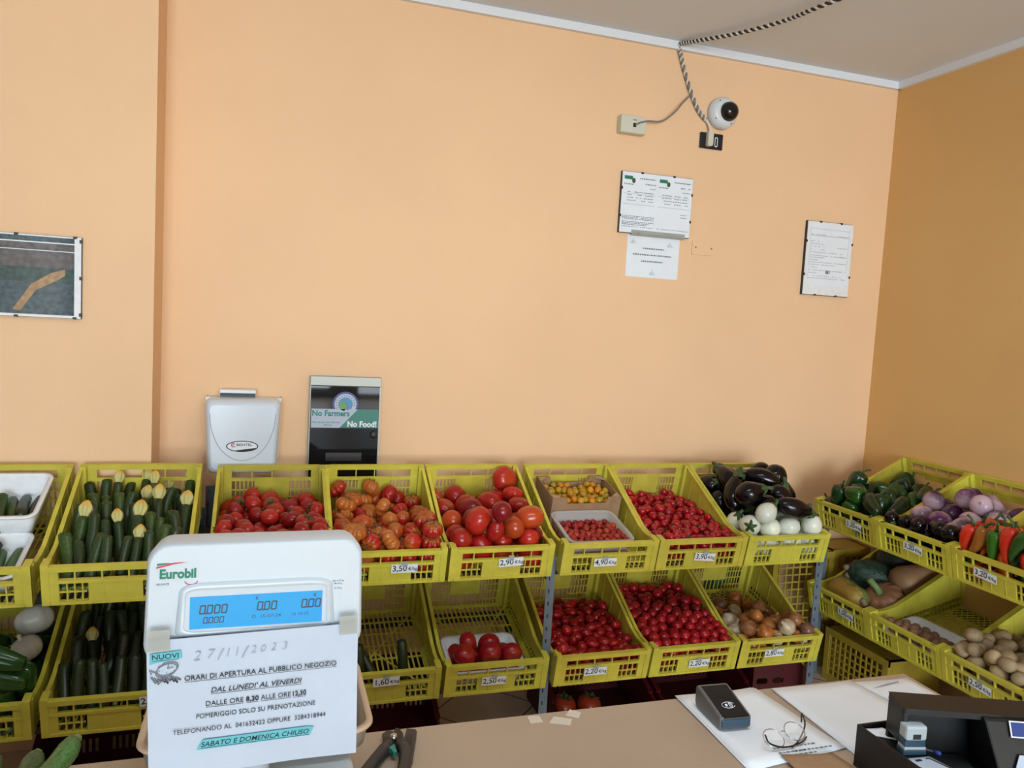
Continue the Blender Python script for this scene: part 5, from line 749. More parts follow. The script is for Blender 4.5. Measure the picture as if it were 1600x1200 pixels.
# ---- zucchini stood in rows (blossom crate above, dark crate below)
def zucchini_rows(fk, words, grp, cols, nrow, flowers, seed):
    rn = random.Random(seed); its = []
    for r in range(nrow):
        n = 9 if r % 2 == 0 else 8
        for c in range(n):
            x = -.158+.316*(c+(.5 if n == 8 else 0))/8+rn.uniform(-.006, .006)
            s = .092+r*(.375/(nrow-1))+rn.uniform(-.014, .022)
            var = rn.choice((1, 4)) if rn.random() < flowers(r) else rn.choice((0, 2, 3, 0, 3))
            tl = rn.uniform(36, 60); L = .165
            h = .024+L/2*math.sin(math.radians(tl))+rn.uniform(0, .028)
            its.append((var, F[fk] @ TR(x, s, h) @ Euler((math.radians(tl-90), 0, rn.uniform(-.20, .20))).to_matrix().to_4x4() @ TR(rz=rn.uniform(0, 360), s=rn.uniform(.86, 1.12))))
    pos = rows([(i, m.translation) for i, (_, m) in enumerate(its)])
    for i, (var, mx) in enumerate(its):
        cn, cv = rn.choice(cols); j = rn.uniform(.85, 1.2)
        bl = ' with blossom' if var in (1, 4) else ''
        veg('zuc', var, mx, '%s zucchini%s %s, %s row from back, %s from left' % (cn, bl, words, ORD[pos[i][0]], ORD[pos[i][1]]), 'zucchini', tuple(q*j for q in cv), grp)
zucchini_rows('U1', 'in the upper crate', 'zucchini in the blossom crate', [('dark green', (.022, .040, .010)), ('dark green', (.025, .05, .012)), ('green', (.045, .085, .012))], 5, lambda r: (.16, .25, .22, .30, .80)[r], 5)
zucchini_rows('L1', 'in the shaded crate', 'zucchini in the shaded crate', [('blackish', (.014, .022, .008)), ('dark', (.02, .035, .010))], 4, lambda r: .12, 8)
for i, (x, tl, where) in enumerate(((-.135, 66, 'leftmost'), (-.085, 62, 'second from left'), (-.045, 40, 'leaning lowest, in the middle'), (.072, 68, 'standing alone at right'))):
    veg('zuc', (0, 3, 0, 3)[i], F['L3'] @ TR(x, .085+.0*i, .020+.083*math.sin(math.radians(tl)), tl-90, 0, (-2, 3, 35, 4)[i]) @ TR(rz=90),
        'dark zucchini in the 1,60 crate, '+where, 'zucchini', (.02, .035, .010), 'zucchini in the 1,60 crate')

# ---- white gourds on the peppers, lower left
gm = MB(); gm.lathe(ball(.062, .050, .006, .004, 11), 48, 0, None, 8, .07, 1); gm = gm.mesh('white_gourd', M['white_aub'])
gs = MB(); gs.tube([(0,0,.042), (0,0,.056), (.004,0,.066)], [.010, .007, .008], 8); gs = gs.mesh('stem', M['white_aub'])
for x, s, z, rx, sc, lab in ((.125, .36, .150, 22, 1.0, 'large white gourd at the back of the lower left crate'),
                             (.130, .235, .128, 48, .80, 'middle one of the white gourds, half hidden by a pepper'),
                             (.010, .150, .120, 40, .90, 'white gourd cut by the left picture edge')):
    o = link('white_gourd', gm, None, F['L0'] @ TR(x, s, z+.022, rx-55, -25, 0, sc)); o.color = (.74, .76, .70, 1)
    tag(o, lab, 'gourd', 'white gourds'); link('stem', gs, o)

# ---- trays and box
tray('foam_tray', 'white tray of zucchini at the back of the far left crate', M['tray_foam'], F['U0a'], -.018, .385, .330, .250, .085)
tray('foam_tray', 'white tray of zucchini at the front of the far left crate', M['tray_foam'], F['U0b'], -.022, .153, .325, .236, .060)
tray('clear_tray', 'clear plastic tray of cherry tomatoes in front of cardboard box', M['clear'], F['U5b'], -.018, .158, .265, .246, .082, t=.002, lip=.010)
tray('foam_tray', 'white foam tray under the red tomatoes in the 2,50 crate', M['tray_foam'], F['L4'], -.018, .143, .285, .222, .062, t=.005)
tray('foam_tray', 'white tray of small potatoes in the near-empty crate', M['tray_foam'], F['RL1'], -.015, .130, .290, .190, .050, t=.005)
bx = thing('cardboard_box', 'low brown cardboard box of yellow tomatoes in the 4,90 crate', 'box', F['U5'] @ TR(.012, .405, .0065))
bw, bl_, bh, bt = .312, .212, .165, .004
mb = MB(); mb.box(-bw/2+.001, bw/2-.001, -bl_/2+.001, bl_/2-.001, .090, .094); mb.build('box_bottom', M['cardboard'], bx)
def box_wall(w, notch):
    h = bh; a = w/2
    poly = [(-a, 0), (a, 0), (a, h), (a*.62, h), (a*.55, h-notch), (-a*.55, h-notch), (-a*.62, h), (-a, h)]
    return poly
for s, n in ((-1, 'front_panel'), (1, 'rear_panel')):
    mb = MB(); mb.prism(box_wall(bw, .028), -bt/2, bt/2, 0, TR(0, s*(bl_/2-bt/2), 0) @ WALLV); mb.build(n, M['cardboard'], bx)
for s in (-1, 1):
    mb = MB(); mb.prism([(-bl_/2+bt, 0), (bl_/2-bt, 0), (bl_/2-bt, bh), (-bl_/2+bt, bh)], -bt/2, bt/2, 0, TR(s*(bw/2-bt/2), 0, 0, rz=90) @ WALLV); mb.build('side_panel', M['cardboard'], bx)
    for q in (-1, 1):
        mb = MB(); mb.prism([(0, 0), (-s*.045, 0), (0, -q*.045)] if s*q < 0 else [(0, 0), (0, -q*.045), (-s*.045, 0)], bh-.003, bh, 0, TR(s*(bw/2-.002), q*(bl_/2-.002), 0)); mb.build('corner_flap', M['card_cut'], bx)

# ---- pumpkins and squash, lower right
def squash(name, label, prof, m, col, mx, lobes=0, amp=0, n=40, bend=0, parts=()):
    o = link(name, veg_mesh(name, prof, m, n, lobes, amp, .9, bend), None, mx); tag(o, label, 'squash', 'pumpkins and squash')
    o.color = (*col, 1)
    for pn, mb, mm in parts: mb.build(pn, mm, o)
    return o
def stem(z, l, r=.012, b=.02):
    mb = MB(); mb.tube([(0,0,z-.006), (0,0,z+l*.4), (b,0,z+l)], [r*1.5, r, r*1.15], 9); return mb
f = F['RL0']
butt = [(0, -.165), (.045, -.160), (.068, -.135), (.074, -.10), (.066, -.05), (.058, 0), (.058, .06), (.055, .12), (.04, .155), (.018, .163), (0, .160)]
squash('butternut_squash', 'large tan butternut squash lying at the back right of squash crate', [(r*1.12, z*.9) for r, z in butt], 'squash', (.44, .25, .12), f @ TR(.085, .42, .125, 0, 84, 75) , 0, 0, 26, .03, [('stem', stem(.144, .02), M['drystem'])])
squash('warty_squash', 'dark green warty squash in the middle of the crate', [(0, -.105), (.05, -.10), (.078, -.06), (.08, 0), (.066, .05), (.045, .09), (.02, .105), (0, .103)], 'warty', (.035, .075, .05), f @ TR(-.085, .275, .120, 65, 0, -40), 8, .05, 40, 0, [('stem', stem(.102, .02), M['drystem'])])
squash('green_squash', 'blackish green squash behind the warty one', ball(.085, .080, .012, .006, 11), 'squash', (.018, .035, .028), f @ TR(-.090, .425, .150, 20, 10, 0), 9, .05, 45, 0, [('stem', stem(.070, .03), M['drystem'])])
squash('mottled_squash', 'orange and green mottled long squash at the front of crate', [(0, -.12), (.04, -.117), (.062, -.09), (.068, -.05), (.058, 0), (.052, .04), (.055, .08), (.042, .115), (.015, .125), (0, .123)], 'mottled', (.4, .3, .1), f @ TR(-.040, .100, .095, 0, 82, -12), 9, .06, 45, .04, [('stem', stem(.123, .02), M['drystem'])])
squash('ribbed_pumpkin', 'brownish ribbed pumpkin with a pale stem pointing up', ball(.098, .062, .022, .012, 12), 'squash', (.32, .15, .075), f @ TR(.080, .190, .085, 24, 0, 0), 10, .12, 60, 0, [('stem', stem(.042, .075, .014, -.022), M['palestem'])])
squash('small_pumpkin', 'small reddish brown pumpkin at the left end of crate', ball(.062, .050, .012, .006, 11), 'squash', (.30, .13, .06), f @ TR(-.140, .20, .065, 10, -15, 0), 9, .10, 54, 0, [('stem', stem(.038, .03), M['drystem'])])

# ---- crates on the floor
def red_crate_meshes(w, l, hf_, hb):
    t = .010; out = {}; a = w/2
    mb = MB(); mb.box(-a, a, -l/2, l/2, 0, .010); out['base'] = mb.mesh('base', M['redcrate'])
    for n, h in (('front_wall', hf_), ('back_wall', hb)):
        mb = MB(); mb.box(-a, a, -t/2, t/2, 0, .030); mb.box(-a, a, -t/2, t/2, h*.82, h); mb.box(-a, a, -t, t, h-.012, h)
        if h > .2: mb.box(-a, a, -t/2, t/2, .085, .105); mb.box(-a, a, -t/2, t/2, .16, h*.83)
        k = 0; x = -a
        while x < a-.01:
            wd = .045 if k % 6 == 0 else .010
            mb.box(x, min(x+wd, a), -t/2, t/2, .028, h*.83); x += wd+.011; k += 1
        out[n] = mb.mesh(n, M['redcrate'])
    mb = MB(); mb.prism([(-l/2, 0), (l/2, 0), (l/2, hb), (-l/2+.16, hf_+.035), (-l/2+.06, hf_), (-l/2, hf_)], -t/2, t/2, 0, TR(rz=90) @ WALLV)
    mb.beam((0, -l/2+.15, hf_+.032), (0, l/2, hb-.003), .02, .012)
    out['end_wall'] = mb.mesh('end_wall', M['redcrate'])
    return out
RM = red_crate_meshes(.45, .46, .10, .26)
def red_crate(label, mx):
    r = thing('floor_crate', label, 'crate', mx, 'dark red crates on the floor')
    link('base', RM['base'], r)
    link('front_wall', RM['front_wall'], r, TR(0, -.225, 0)); link('back_wall', RM['back_wall'], r, TR(0, .225, 0))
    for s in (-1, 1): link('end_wall', RM['end_wall'], r, TR(s*.219, 0, 0))
    return r
red_crate('dark red crate on the floor below the 1,60 crate', TR(.445, 2.84, 0, rz=-1))
red_crate('dark red crate on the floor holding two tomatoes', TR(1.37, 2.86, 0, rz=0))
red_crate('dark red crate on the floor below the salad tomatoes', TR(1.845, 2.86, 0, rz=0))
red_crate('dark red crate on the floor in the shadow at left', TR(-.47, 2.74, 0, rz=2))
red_crate('red crate on the floor below the potatoes at right', TR(2.72, 2.05, 0, rz=-88))
for i, (x, y, lab) in enumerate(((1.235, 2.88, 'left one of two tomatoes in the red floor crate'), (1.345, 2.865, 'right one of two tomatoes in the red floor crate'))):
    mx = TR(x, y, .062, 8, 5, 40*i, 1.5); o = veg('vine', 0, mx, lab, 'tomato', (.40, .05, .02), 'tomatoes in the floor crate')
# crate tipped on its side, rounded handle end towards the shop
r = thing('floor_crate', 'maroon crate tipped up with two handle holes, below the onions', 'crate', TR(2.19, 2.90, 0, rz=-4), 'dark red crates on the floor')
mb = MB(); out = [(-.09, 0), (.24, 0), (.225, .08), (.19, .17), (.14, .215), (.06, .235), (-.09, .235)]
hole = lambda cx: rrect(.055, .026, .011, 4, cx, .135)
bmx = bmesh.new()
def face_with_holes(outer, holes, z):
    es = []
    for lp in [outer]+holes:
        vs = [bmx.verts.new((x, y, z)) for x, y in lp]; es += [bmx.edges.new((vs[i], vs[(i+1) % len(vs)])) for i in range(len(vs))]
    bmesh.ops.triangle_fill(bmx, use_beauty=True, edges=es)
face_with_holes(out, [hole(-.045), hole(.035)], 0)
g = bmesh.ops.extrude_face_region(bmx, geom=bmx.faces[:]); bmesh.ops.translate(bmx, verts=[v for v in g['geom'] if isinstance(v, bmesh.types.BMVert)], vec=(0, 0, .012))
bmesh.ops.recalc_face_normals(bmx, faces=bmx.faces[:])
me = bpy.data.meshes.new('end_wall'); bmx.to_mesh(me); bmx.free(); me.materials.append(M['redcrate'])
link('end_wall', me, r, TR(0, -.12, 0) @ WALLV)
mb = MB(); mb.box(-.09, .23, -.115, .20, 0, .010); mb.build('long_wall', M['redcrate'], r)
mb = MB(); mb.box(-.09, -.078, -.115, .20, .012, .23); mb.build('base', M['redcrate'], r)
# tall yellow crates stood on end in the corner, a green one behind
def end_crate(label, mx, w, d, h, m, cells=(9, 16)):
    r = thing('stacking_crate', label, 'crate', mx)
    mb = MB()
    for x in (-w/2, w/2-.03): mb.box(x, x+.03, 0, .012, 0, h)
    for z in (0, h-.03): mb.box(-w/2, w/2, -.002, .012, z, z+.03)
    for k in range(1, cells[0]): x = -w/2+w*k/cells[0]; mb.box(x-.004, x+.004, .003, .008, .02, h-.02)
    for k in range(1, cells[1]): z = h*k/cells[1]; mb.box(-w/2+.02, w/2-.02, .004, .009, z-.004, z+.004)
    mb.build('lattice_bottom', m, r)
    for s in (-1, 1):
        mb = MB(); mb.box(min(s*w/2, s*(w/2-.008)), max(s*w/2, s*(w/2-.008)), .012, d, 0, h); mb.build('side_wall', m, r)
    mb = MB(); mb.box(-w/2, w/2, .012, d, h-.008, h); mb.build('top_wall', m, r)
    mb = MB(); mb.box(-w/2, w/2, .012, d, 0, .008); mb.build('bottom_wall', m, r)
    return r
YC = M['crate_dark'] if 'crate_dark' in M else mat('dark_yellow_plastic', (.42, .30, .03), .5, noise=(14, .12))  # darker yellow than the shelf crates
end_crate('yellow crate stood on end against the back wall beside the post', TR(2.58, 3.10, 0, rz=0), .36, .19, .60, YC)
end_crate('yellow crate stood on end in the corner below right shelf', TR(2.885, 3.12, 0, rz=0), .235, .17, .60, YC, (6, 16))
end_crate('yellow crate lying under the squash crate, lattice towards shop', TR(2.66, 2.80, 0, rz=-90), .40, .30, .26, YC, (12, 8))
GC = M['greencrate']
end_crate('dark green crate standing behind the onion crate', TR(2.30, 3.225, 0), .30, .08, .46, GC, (8, 12))

# ------------------------------------------------------------------ things on the walls
def up(x, y, z): return TR(x, y, z) @ WALLV            # drawing plane facing the shop
# towel dispenser
t = thing('towel_dispenser', 'white paper towel dispenser on the back wall behind vine tomatoes', 'dispenser', TR(-.083, DY, 1.0))
def disp_poly(w0, w1, h, r): return rrect(1, 1, .06, 5)
mb = MB(); mb.prism([(-.135, 0), (.135, 0), (.145, .30), (-.145, .30)], 0, .05, 0, WALLV); mb.build('back_case', M['white_plastic'], t, None, .008)
mb = MB()
rings = []
for dy, k in ((-.05, 1.0), (-.12, .985), (-.142, .93), (-.148, .85)):
    rings.append([(x*k*(.262+.03*(z+.5))*1.0, dy, .152+z*k*.298) for x, z in [(a, b) for a, b in rrect(1, 1, .09, 6)]])
loft(mb, rings, cap0=False, cap1=True)
mb.build('cover', M['dispenser'], t)
mb = MB()
pts = [(.122*math.cos(a), -.1486, .245-.185*math.sin(a)) for a in [math.pi*k/32 for k in range(33)]]
mb.tube(pts, .0013, 6); mb.build('cover_seam', M['paleink'], t)
mb = MB(); mb.box(-.093, .045, -.060, -.002, .300, .332); mb.build('top_bracket', M['white_plastic'], t, None, .003)
mb = MB(); mb.box(-.091, .043, -.0615, -.059, .302, .318); mb.build('slot', M['black'], t)
lg = MB(); lg.prism(ellipse(.060, .0225), 0, .0008, 0, up(0, -.1485, .117)); lo = lg.build('logo_plate', M['paper'], t); lo['label'] = 'oval maker badge with black rim'
mb = MB(); o_, i_ = ellipse(.060, .0225, 48), ellipse(.056, .0190, 48)
mb.add([(x, y, .0009) for x, y in o_+i_], [(k, (k+1) % 48, 48+(k+1) % 48, 48+k) for k in range(48)], 0, False, up(0, -.1485, .117))
arc = [(x, y, .001) for x, y in ellipse(.058, .0208, 24, 0, 0, 236, 344)]
mb.add(arc, [tuple(range(len(arc)))], 0, False, up(0, -.1485, .117))
mb.text('BENTEL', .014, up(.008, -.1497, .1225), bold=.012, width=1.25)
mb.build('badge_print', M['ink'], lo)
mb = MB()
mb.tube([(x, -.1497, z+.119) for x, z in ellipse(.0075, .0075, 14, -.033, .003, 60, 330)], .0016, 5); mb.tube([(-.036, -.1497, .119), (-.029, -.1497, .127)], .0016, 5)
mb.build('badge_emblem', M['redink'], lo)

# dark glazed electrical panel with stickers
t = thing('wall_panel', 'dark glazed electrical panel with stickers behind the ribbed tomatoes', 'panel', TR(.3225, DY, 0))
mb = MB(); mb.box(-.1475, .1475, -.024, 0, .96, 1.393); mb.build('panel_case', M['black'], t)
mb = MB(); mb.box(-.1475, .1475, -.030, -.022, 1.355, 1.394); mb.build('top_strip', M['silver'], t, None, .002)
mb = MB(); mb.box(-.145, .143, -.030, -.024, .965, 1.352); mb.build('glass_door', M['glass'], t)
mb = MB(); mb.box(-.1475, -.144, -.031, -.022, .96, 1.355); mb.box(.142, .1475, -.031, -.022, .96, 1.355); mb.build('door_frame', M['silver'], t)
mb = MB(); mb.box(-.075, .075, -.0315, -.030, 1.035, 1.070); mb.box(-.06, .06, -.033, -.031, 1.048, 1.058); mb.build('meter_window', M['black'], t)
mb = MB(); mb.lathe([(.017, 0), (.016, .006), (.011, .009), (0, .010)], 20, 0, up(.124, -.031, 1.148)); mb.build('lock_knob', M['charcoal'], t)
st = MB(); st.prism(ellipse(.054, .054, 48), 0, .0006, 0, up(0, -.0301, 1.277)); st = st.build('round_sticker', M['bluelabel'], t); st['label'] = 'round blue sticker with a leaf emblem'
P_ = up(0, -.0308, 1.277)
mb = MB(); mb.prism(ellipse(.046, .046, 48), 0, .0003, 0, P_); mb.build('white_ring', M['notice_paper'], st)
mb = MB(); mb.prism(ellipse(.030, .030, 40), .0003, .0006, 0, P_); mb.build('sky_disc', mat('sky_blue_ink', (.08, .30, .60), .5), st)
mb = MB(); mb.prism([(-.027, -.010), (-.025, .010), (-.010, .014), (.001, .008), (.004, -.004), (.003, -.020), (-.006, -.028), (-.018, -.022)], .0006, .0009, 0, P_); mb.build('leaf', mat('leaf_ink', (.16, .38, .10), .5), st)
mb = MB(); mb.prism([(0, .012), (.003, .012), (.013, -.022), (.009, -.026)], .0009, .0012, 0, P_)
for k in range(13):
    a = math.radians(205-k*17.5); mb.text('FRESH'[k % 5], .009, P_ @ TR(.038*math.cos(a), .038*math.sin(a), .0006, rz=math.degrees(a)-90), bold=.01) if False else mb.box(-.0018, .0018, -.003, .003, .0003, .0006, 0, P_ @ TR(.038*math.cos(a), .038*math.sin(a), 0, rz=math.degrees(a)-90))
mb.build('sticker_print', M['greyink'], st)
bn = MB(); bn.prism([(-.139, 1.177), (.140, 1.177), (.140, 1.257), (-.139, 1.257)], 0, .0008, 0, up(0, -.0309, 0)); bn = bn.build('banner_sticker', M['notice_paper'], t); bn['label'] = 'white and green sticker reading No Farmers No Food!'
B_ = up(0, -.0318, 0)
mb = MB(); mb.prism([(-.022, 1.177), (.140, 1.177), (.140, 1.257), (.052, 1.257)], 0, .0004, 0, B_); mb.build('green_half', M['greenplastic'], bn)
mb = MB(); mb.text('No Farmers', .034, B_ @ TR(-.059, 1.2375, .0003), bold=.03, width=.93)
mb.text('New Jersey Farm Bureau', .0115, B_ @ TR(-.078, 1.2005, .0003), bold=.004); mb.text('njfb.org', .0105, B_ @ TR(-.072, 1.189, .0003), bold=.004)
mb.build('green_lettering', mat('teal_ink', (.01, .23, .20), .5), bn)
mb = MB(); mb.text('No Food!', .034, B_ @ TR(.072, 1.1925, .0008), bold=.034, width=.93); mb.build('white_lettering', M['paper'], bn)

# papers: printed rows are strokes lying on the sheet
def scribble(mb, x0, x1, z, rn, h=.0030, y=0, gap=.25):
    x = x0
    while x < x1:
        w = rn.uniform(.004, .013)
        if rn.random() > gap: mb.box(x, min(x+w, x1), y-.0004, y, z-h/2*rn.uniform(.7, 1), z+h/2)
        x += w+rn.uniform(.0015, .004)
def clip_frame(name, label, x0, x1, z0, z1, wy, clips=2):
    t = thing(name, label, 'frame', TR((x0+x1)/2, wy, (z0+z1)/2)); a, b = (x1-x0)/2, (z1-z0)/2
    mb = MB(); mb.box(-a, a, -.016, 0, -b, b); mb.build('backing_board', M['charcoal'], t)
    mb = MB()
    for s in (-1, 1):
        for k in range(clips):
            u = (k-(clips-1)/2)*a*.9; v = (k-(clips-1)/2)*b*.9
            mb.box(u-.006, u+.006, -.021, -.010, s*b-.006 if s > 0 else s*b-.002, s*b+.002 if s > 0 else s*b+.006)
            mb.box(min(s*a-.006*s, s*a+.002*s), max(s*a-.006*s, s*a+.002*s), -.021, -.010, v-.006, v+.006)
    mb.build('clips', M['black'], t)
    return t, a, b
rn = random.Random(21)
t, a, b = clip_frame('clip_frame', 'clip frame with two printed certificates on the back wall', 1.540, 1.912, 2.108, 2.389, DY, 2)
mb = MB(); mb.box(-a+.002, a-.002, -.019, -.016, -b+.002, b-.002); sh = mb.build('sheet_pair', M['paper'], t)
mb = MB()
for s, x0, x1 in ((-1, -a+.012, -.010), (1, .006, a-.012)):
    scribble(mb, x0+.08, x1, b-.028, rn, .005, -.0192, .02); scribble(mb, x0+.10, x1, b-.052, rn, .005, -.0192, .1); scribble(mb, x0+.125, x1, b-.072, rn, .003, -.0192, .1)
    scribble(mb, x0, x0+.05, b-.058, rn, .005, -.0192, .05)
    for k in range(4): scribble(mb, x0+.02, x1-.01, b-.092-.013*k, rn, .0035, -.0192, .25)
    mb.box(x0, x1, -.0195, -.0191, b-.149, b-.148); mb.box(x0, x1, -.0195, -.0191, b-.1, b-.0992)
    if s < 0:
        for k in range(3): scribble(mb, x0, x1, -b+.078-.0065*k, rn, .0035, -.0192, .02)
        for k in range(3): scribble(mb, x0, x1-.02*k, -b+.052-.0065*k, rn, .0035, -.0192, .02)
    else:
        scribble(mb, x1-.045, x1-.01, -b+.105, rn, .003, -.0192, .0); scribble(mb, x1-.045, x1-.01, -b+.092, rn, .003, -.0192, .0)
    scribble(mb, x0, x1, -b+.03, rn, .0025, -.0192, .1)
mb.build('print', M['greyink'], sh)
mb = MB()
for x0 in (-a+.012, .008): mb.box(x0, x0+.042, -.0195, -.019, b-.036, b-.020)
mb.build('header_bar', M['greenink'], sh)
mb = MB()
for x0 in (-a+.06, .056): mb.prism(ellipse(.009, .012, 16, x0, b-.04), 0, .0004, 0, up(0, -.0191, 0))
mb.build('crest', M['leafgreen'], sh)
sg = thing('paper_sign', 'white paper sign taped under the two framed certificates', 'sign', TR(1.7335, DY, 2.0065))
mb = MB(); mb.box(-.138, .138, -.0025, -.0005, -.098, .0985); ps = mb.build('sheet', M['paper'], sg)
for x0_, x1_, z_ in ((-.055, .055, .038), (-.105, .098, .008), (-.06, .055, -.022)):
    mb = MB(); scribble(mb, x0_, x1_, z_, rn, .007, -.0026, .02); mb.build('text_line', M['greyink'], ps)
for cx, cz in ((-.108, .068), (.085, .063), (0, -.074)):
    mb = MB()
    mb.tube([(cx-.014, -.003, cz-.006), (cx-.004, -.003, cz-.009), (cx+.010, -.003, cz-.006), (cx+.016, -.003, cz-.010)], .0008, 4)
    mb.tube([(cx-.004, -.003, cz-.008), (cx-.001, -.003, cz+.006), (cx+.001, -.003, cz+.014)], .0007, 4); mb.tube([(cx-.012, -.003, cz-.003), (cx+.004, -.003, cz+.003), (cx+.012, -.003, cz-.004)], .0007, 4)
    mb.build('doodle', M['greyink'], ps)
mb = MB(); mb.box(-.130, .152, -.0215, -.0200, .094, .118); mb.box(-.130, .152, -.0215, -.0026, .0935, .0945); mb.build('tape', M['cleartape'], sg)
t, a, b = clip_frame('clip_frame', 'clip frame with one printed form, near the right corner', 2.582, 2.866, 1.886, 2.258, DY, 2)
mb = MB(); mb.box(-a+.002, a-.002, -.019, -.016, -b+.002, b-.002); sh = mb.build('mount', M['tray_foam'], t)
mb = MB(); mb.box(-a+.018, a-.018, -.0198, -.019, -b+.05, b-.012); mb.build('form_sheet', M['paper'], sh)
mb = MB()
for z in (b-.038, b-.070, b-.074): mb.box(-a+.022, a-.022, -.0204, -.0198, z-.0006, z+.0006)
mb.box(a-.026, a-.025, -.0204, -.0198, -b+.13, b-.03); mb.box(-a+.022, -a+.023, -.0204, -.0198, -b+.08, b-.03)
for k, z in enumerate((.118, .085, .072, .059, .044, .030, .014, .004, -.008, -.02, -.032, -.046, -.06, -.074, -.088, -.10)):
    scribble(mb, -a+.026, -a+.026+rn.choice((.05, .09, .16, .2)), z, rn, .0032, -.0200, .15)
    if k % 3 == 0: scribble(mb, .05, a-.03, z, rn, .0035, -.0200, .1)
mb.build('print', M['paleink'], sh)
mb = MB(); mb.box(-.012, .006, -.0206, -.0198, -.075, -.058); mb.box(.009, .014, -.0206, -.0198, -.075, -.058); mb.build('stamp_mark', M['greyink'], sh)
# framed picture on the pillar
t, a, b = clip_frame('clip_frame', 'glazed dark picture on the pillar at the left edge', -1.035, -.633, 1.590, 1.876, PY, 3)
mb = MB(); mb.box(-a+.001, a-.001, -.018, -.016, -b+.001, b-.001); mt = mb.build('mount', M['tray_foam'], t)
pic = mat('dark_teal_print', (.05, .09, .11), .08, noise=(60, .5), coat=.8)
mb = MB(); mb.box(-a+.004, a-.022, -.0186, -.018, -b+.010, b-.006); pr = mb.build('picture', pic, mt)
mb = MB(); mb.box(-.095+.03, a-.022, -.0190, -.0186, .03, .115); mb.build('brown_band', mat('dusty_rose_tone', (.11, .10, .105), .1, noise=(50, .4), coat=.8), pr)  # bands of colour laid over the teal sheet
mb = MB(); mb.box(-.065, a-.022, -.0190, -.0186, -.02, .03); mb.build('green_band', mat('deep_green_tone', (.03, .075, .07), .1, noise=(50, .5), coat=.8), pr)
mb = MB(); mb.box(-.065, a-.022, -.0191, -.0186, .115, .119); mb.box(-.065, a-.022, -.0191, -.0186, .088, .0905); mb.build('pale_lines', M['paper'], pr)
mb = MB(); mb.prism([(-.010, -.118), (.012, -.124), (.060, -.050), (.125, -.012), (.150, .006), (.150, .028), (.105, .012), (.045, -.030)], 0, .0004, 0, up(0, -.0189, 0)); mb.build('tan_band', mat('tan_tone', (.40, .24, .11), .15, noise=(60, .25), coat=.6), pr)  # tan diagonal band across the sheet

# junction box, camera, socket plate, blank cover, cables
t = thing('junction_box', 'small ivory junction box high on the back wall', 'junction box', TR(1.570, DY, 2.594))
mb = MB(); mb.box(-.066, .062, -.048, 0, -.040, .040); mb.build('box_body', M['ivory'], t, None, .005)
mb = MB(); mb.box(-.006, .008, -.0505, -.047, -.012, .006); mb.box(-.008, .010, -.0485, -.047, .018, .021); mb.build('cable_socket', M['black'], t)
t = thing('security_camera', 'white dome security camera on the back wall', 'camera', up(2.042, DY, 2.712))
mb = MB(); mb.lathe([(.072, 0), (.076, .012), (.074, .030), (.064, .044), (.052, .052), (.047, .053), (0, .053)], 44, 0, TR(0, 0, 0)); mb.build('camera_body', M['white_plastic'], t)
mb = MB(); mb.lathe([(.046, .050), (.044, .066), (.036, .080), (.022, .090), (0, .094)], 36, 0, TR(.006, .002, 0, rx=0, ry=8)); mb.build('dome', M['blackgloss'], t)
for k in range(4):
    an = math.radians(35+90*k); mb = MB(); mb.lathe([(.0035, .0005), (.003, .003), (0, .003)], 8, 0, TR(.060*math.cos(an), .060*math.sin(an), .045))
    mb.build('screw', M['charcoal'], t)
t = thing('socket_plate', 'black open socket frame with a white plug below the camera', 'socket', TR(2.000, DY, 2.580))
mb = MB(); mb.box(-.060, .060, -.010, 0, -.038, .036)
for k in range(6):
    for s in (-1, 1): mb.box(s*.060-.004, s*.060+.004, -.008, 0, -.035+k*.012, -.029+k*.012)
mb.build('frame', M['black'], t, None, .002)
mb = MB(); mb.prism(rrect(.028, .072, .010), 0, .022, 0, up(-.018, -.010, .006)); mb.build('plug', M['ivory'], t, None, .004)
mb = MB(); o_, i_ = rrect(.017, .046, .0075, 5), rrect(.010, .038, .004, 5); n_ = len(o_)
mb.add([(x, y, .0012) for x, y in o_+i_], [(k, (k+1) % n_, n_+(k+1) % n_, n_+k) for k in range(n_)], 0, False, up(.024, -.010, -.004)); mb.build('outlet_rim', M['paper'], t)
cv = MB(); cv.prism(rrect(.127, .070, .010), 0, .006, 0, up(2.002, DY, 2.072)); cv = cv.build('blank_cover', M['wall'], None, None, .002)
tag(cv, 'painted-over blank cover plate right of the paper sign', 'cover plate')
for s in (-1, 1):
    mb = MB(); mb.lathe([(.0045, 0), (.004, .002), (0, .002)], 10, 0, up(2.002+s*.043, DY-.006, 2.072)); mb.build('screw', M['drystem'], cv)
def smooth_path(pts, n):
    pts = [Vector(p) for p in pts]; out = []
    P2 = [pts[0]*2-pts[1]]+pts+[pts[-1]*2-pts[-2]]
    for i in range(1, len(P2)-2):
        for k in range(n):
            t_ = k/n; p0, p1, p2, p3 = P2[i-1:i+3]
            out.append(.5*((2*p1)+(p2-p0)*t_+(2*p0-5*p1+4*p2-p3)*t_*t_+(3*p1-p0-3*p2+p3)*t_**3))
    return out+[pts[-1]]
def twist(pts, r, turns, ph):
    out = []; L = len(pts)
    for i, p in enumerate(pts):
        d = (pts[min(i+1, L-1)]-pts[max(i-1, 0)]).normalized(); a_ = d.cross(Vector((0, -.6, -.8))).normalized(); b_ = d.cross(a_)
        an = 2*math.pi*turns*i/L+ph; out.append(p+a_*r*math.cos(an)+b_*r*math.sin(an))
    return out
t = thing('cable', 'twisted black and white cable hanging along the ceiling', 'cable', Matrix.Identity(4))
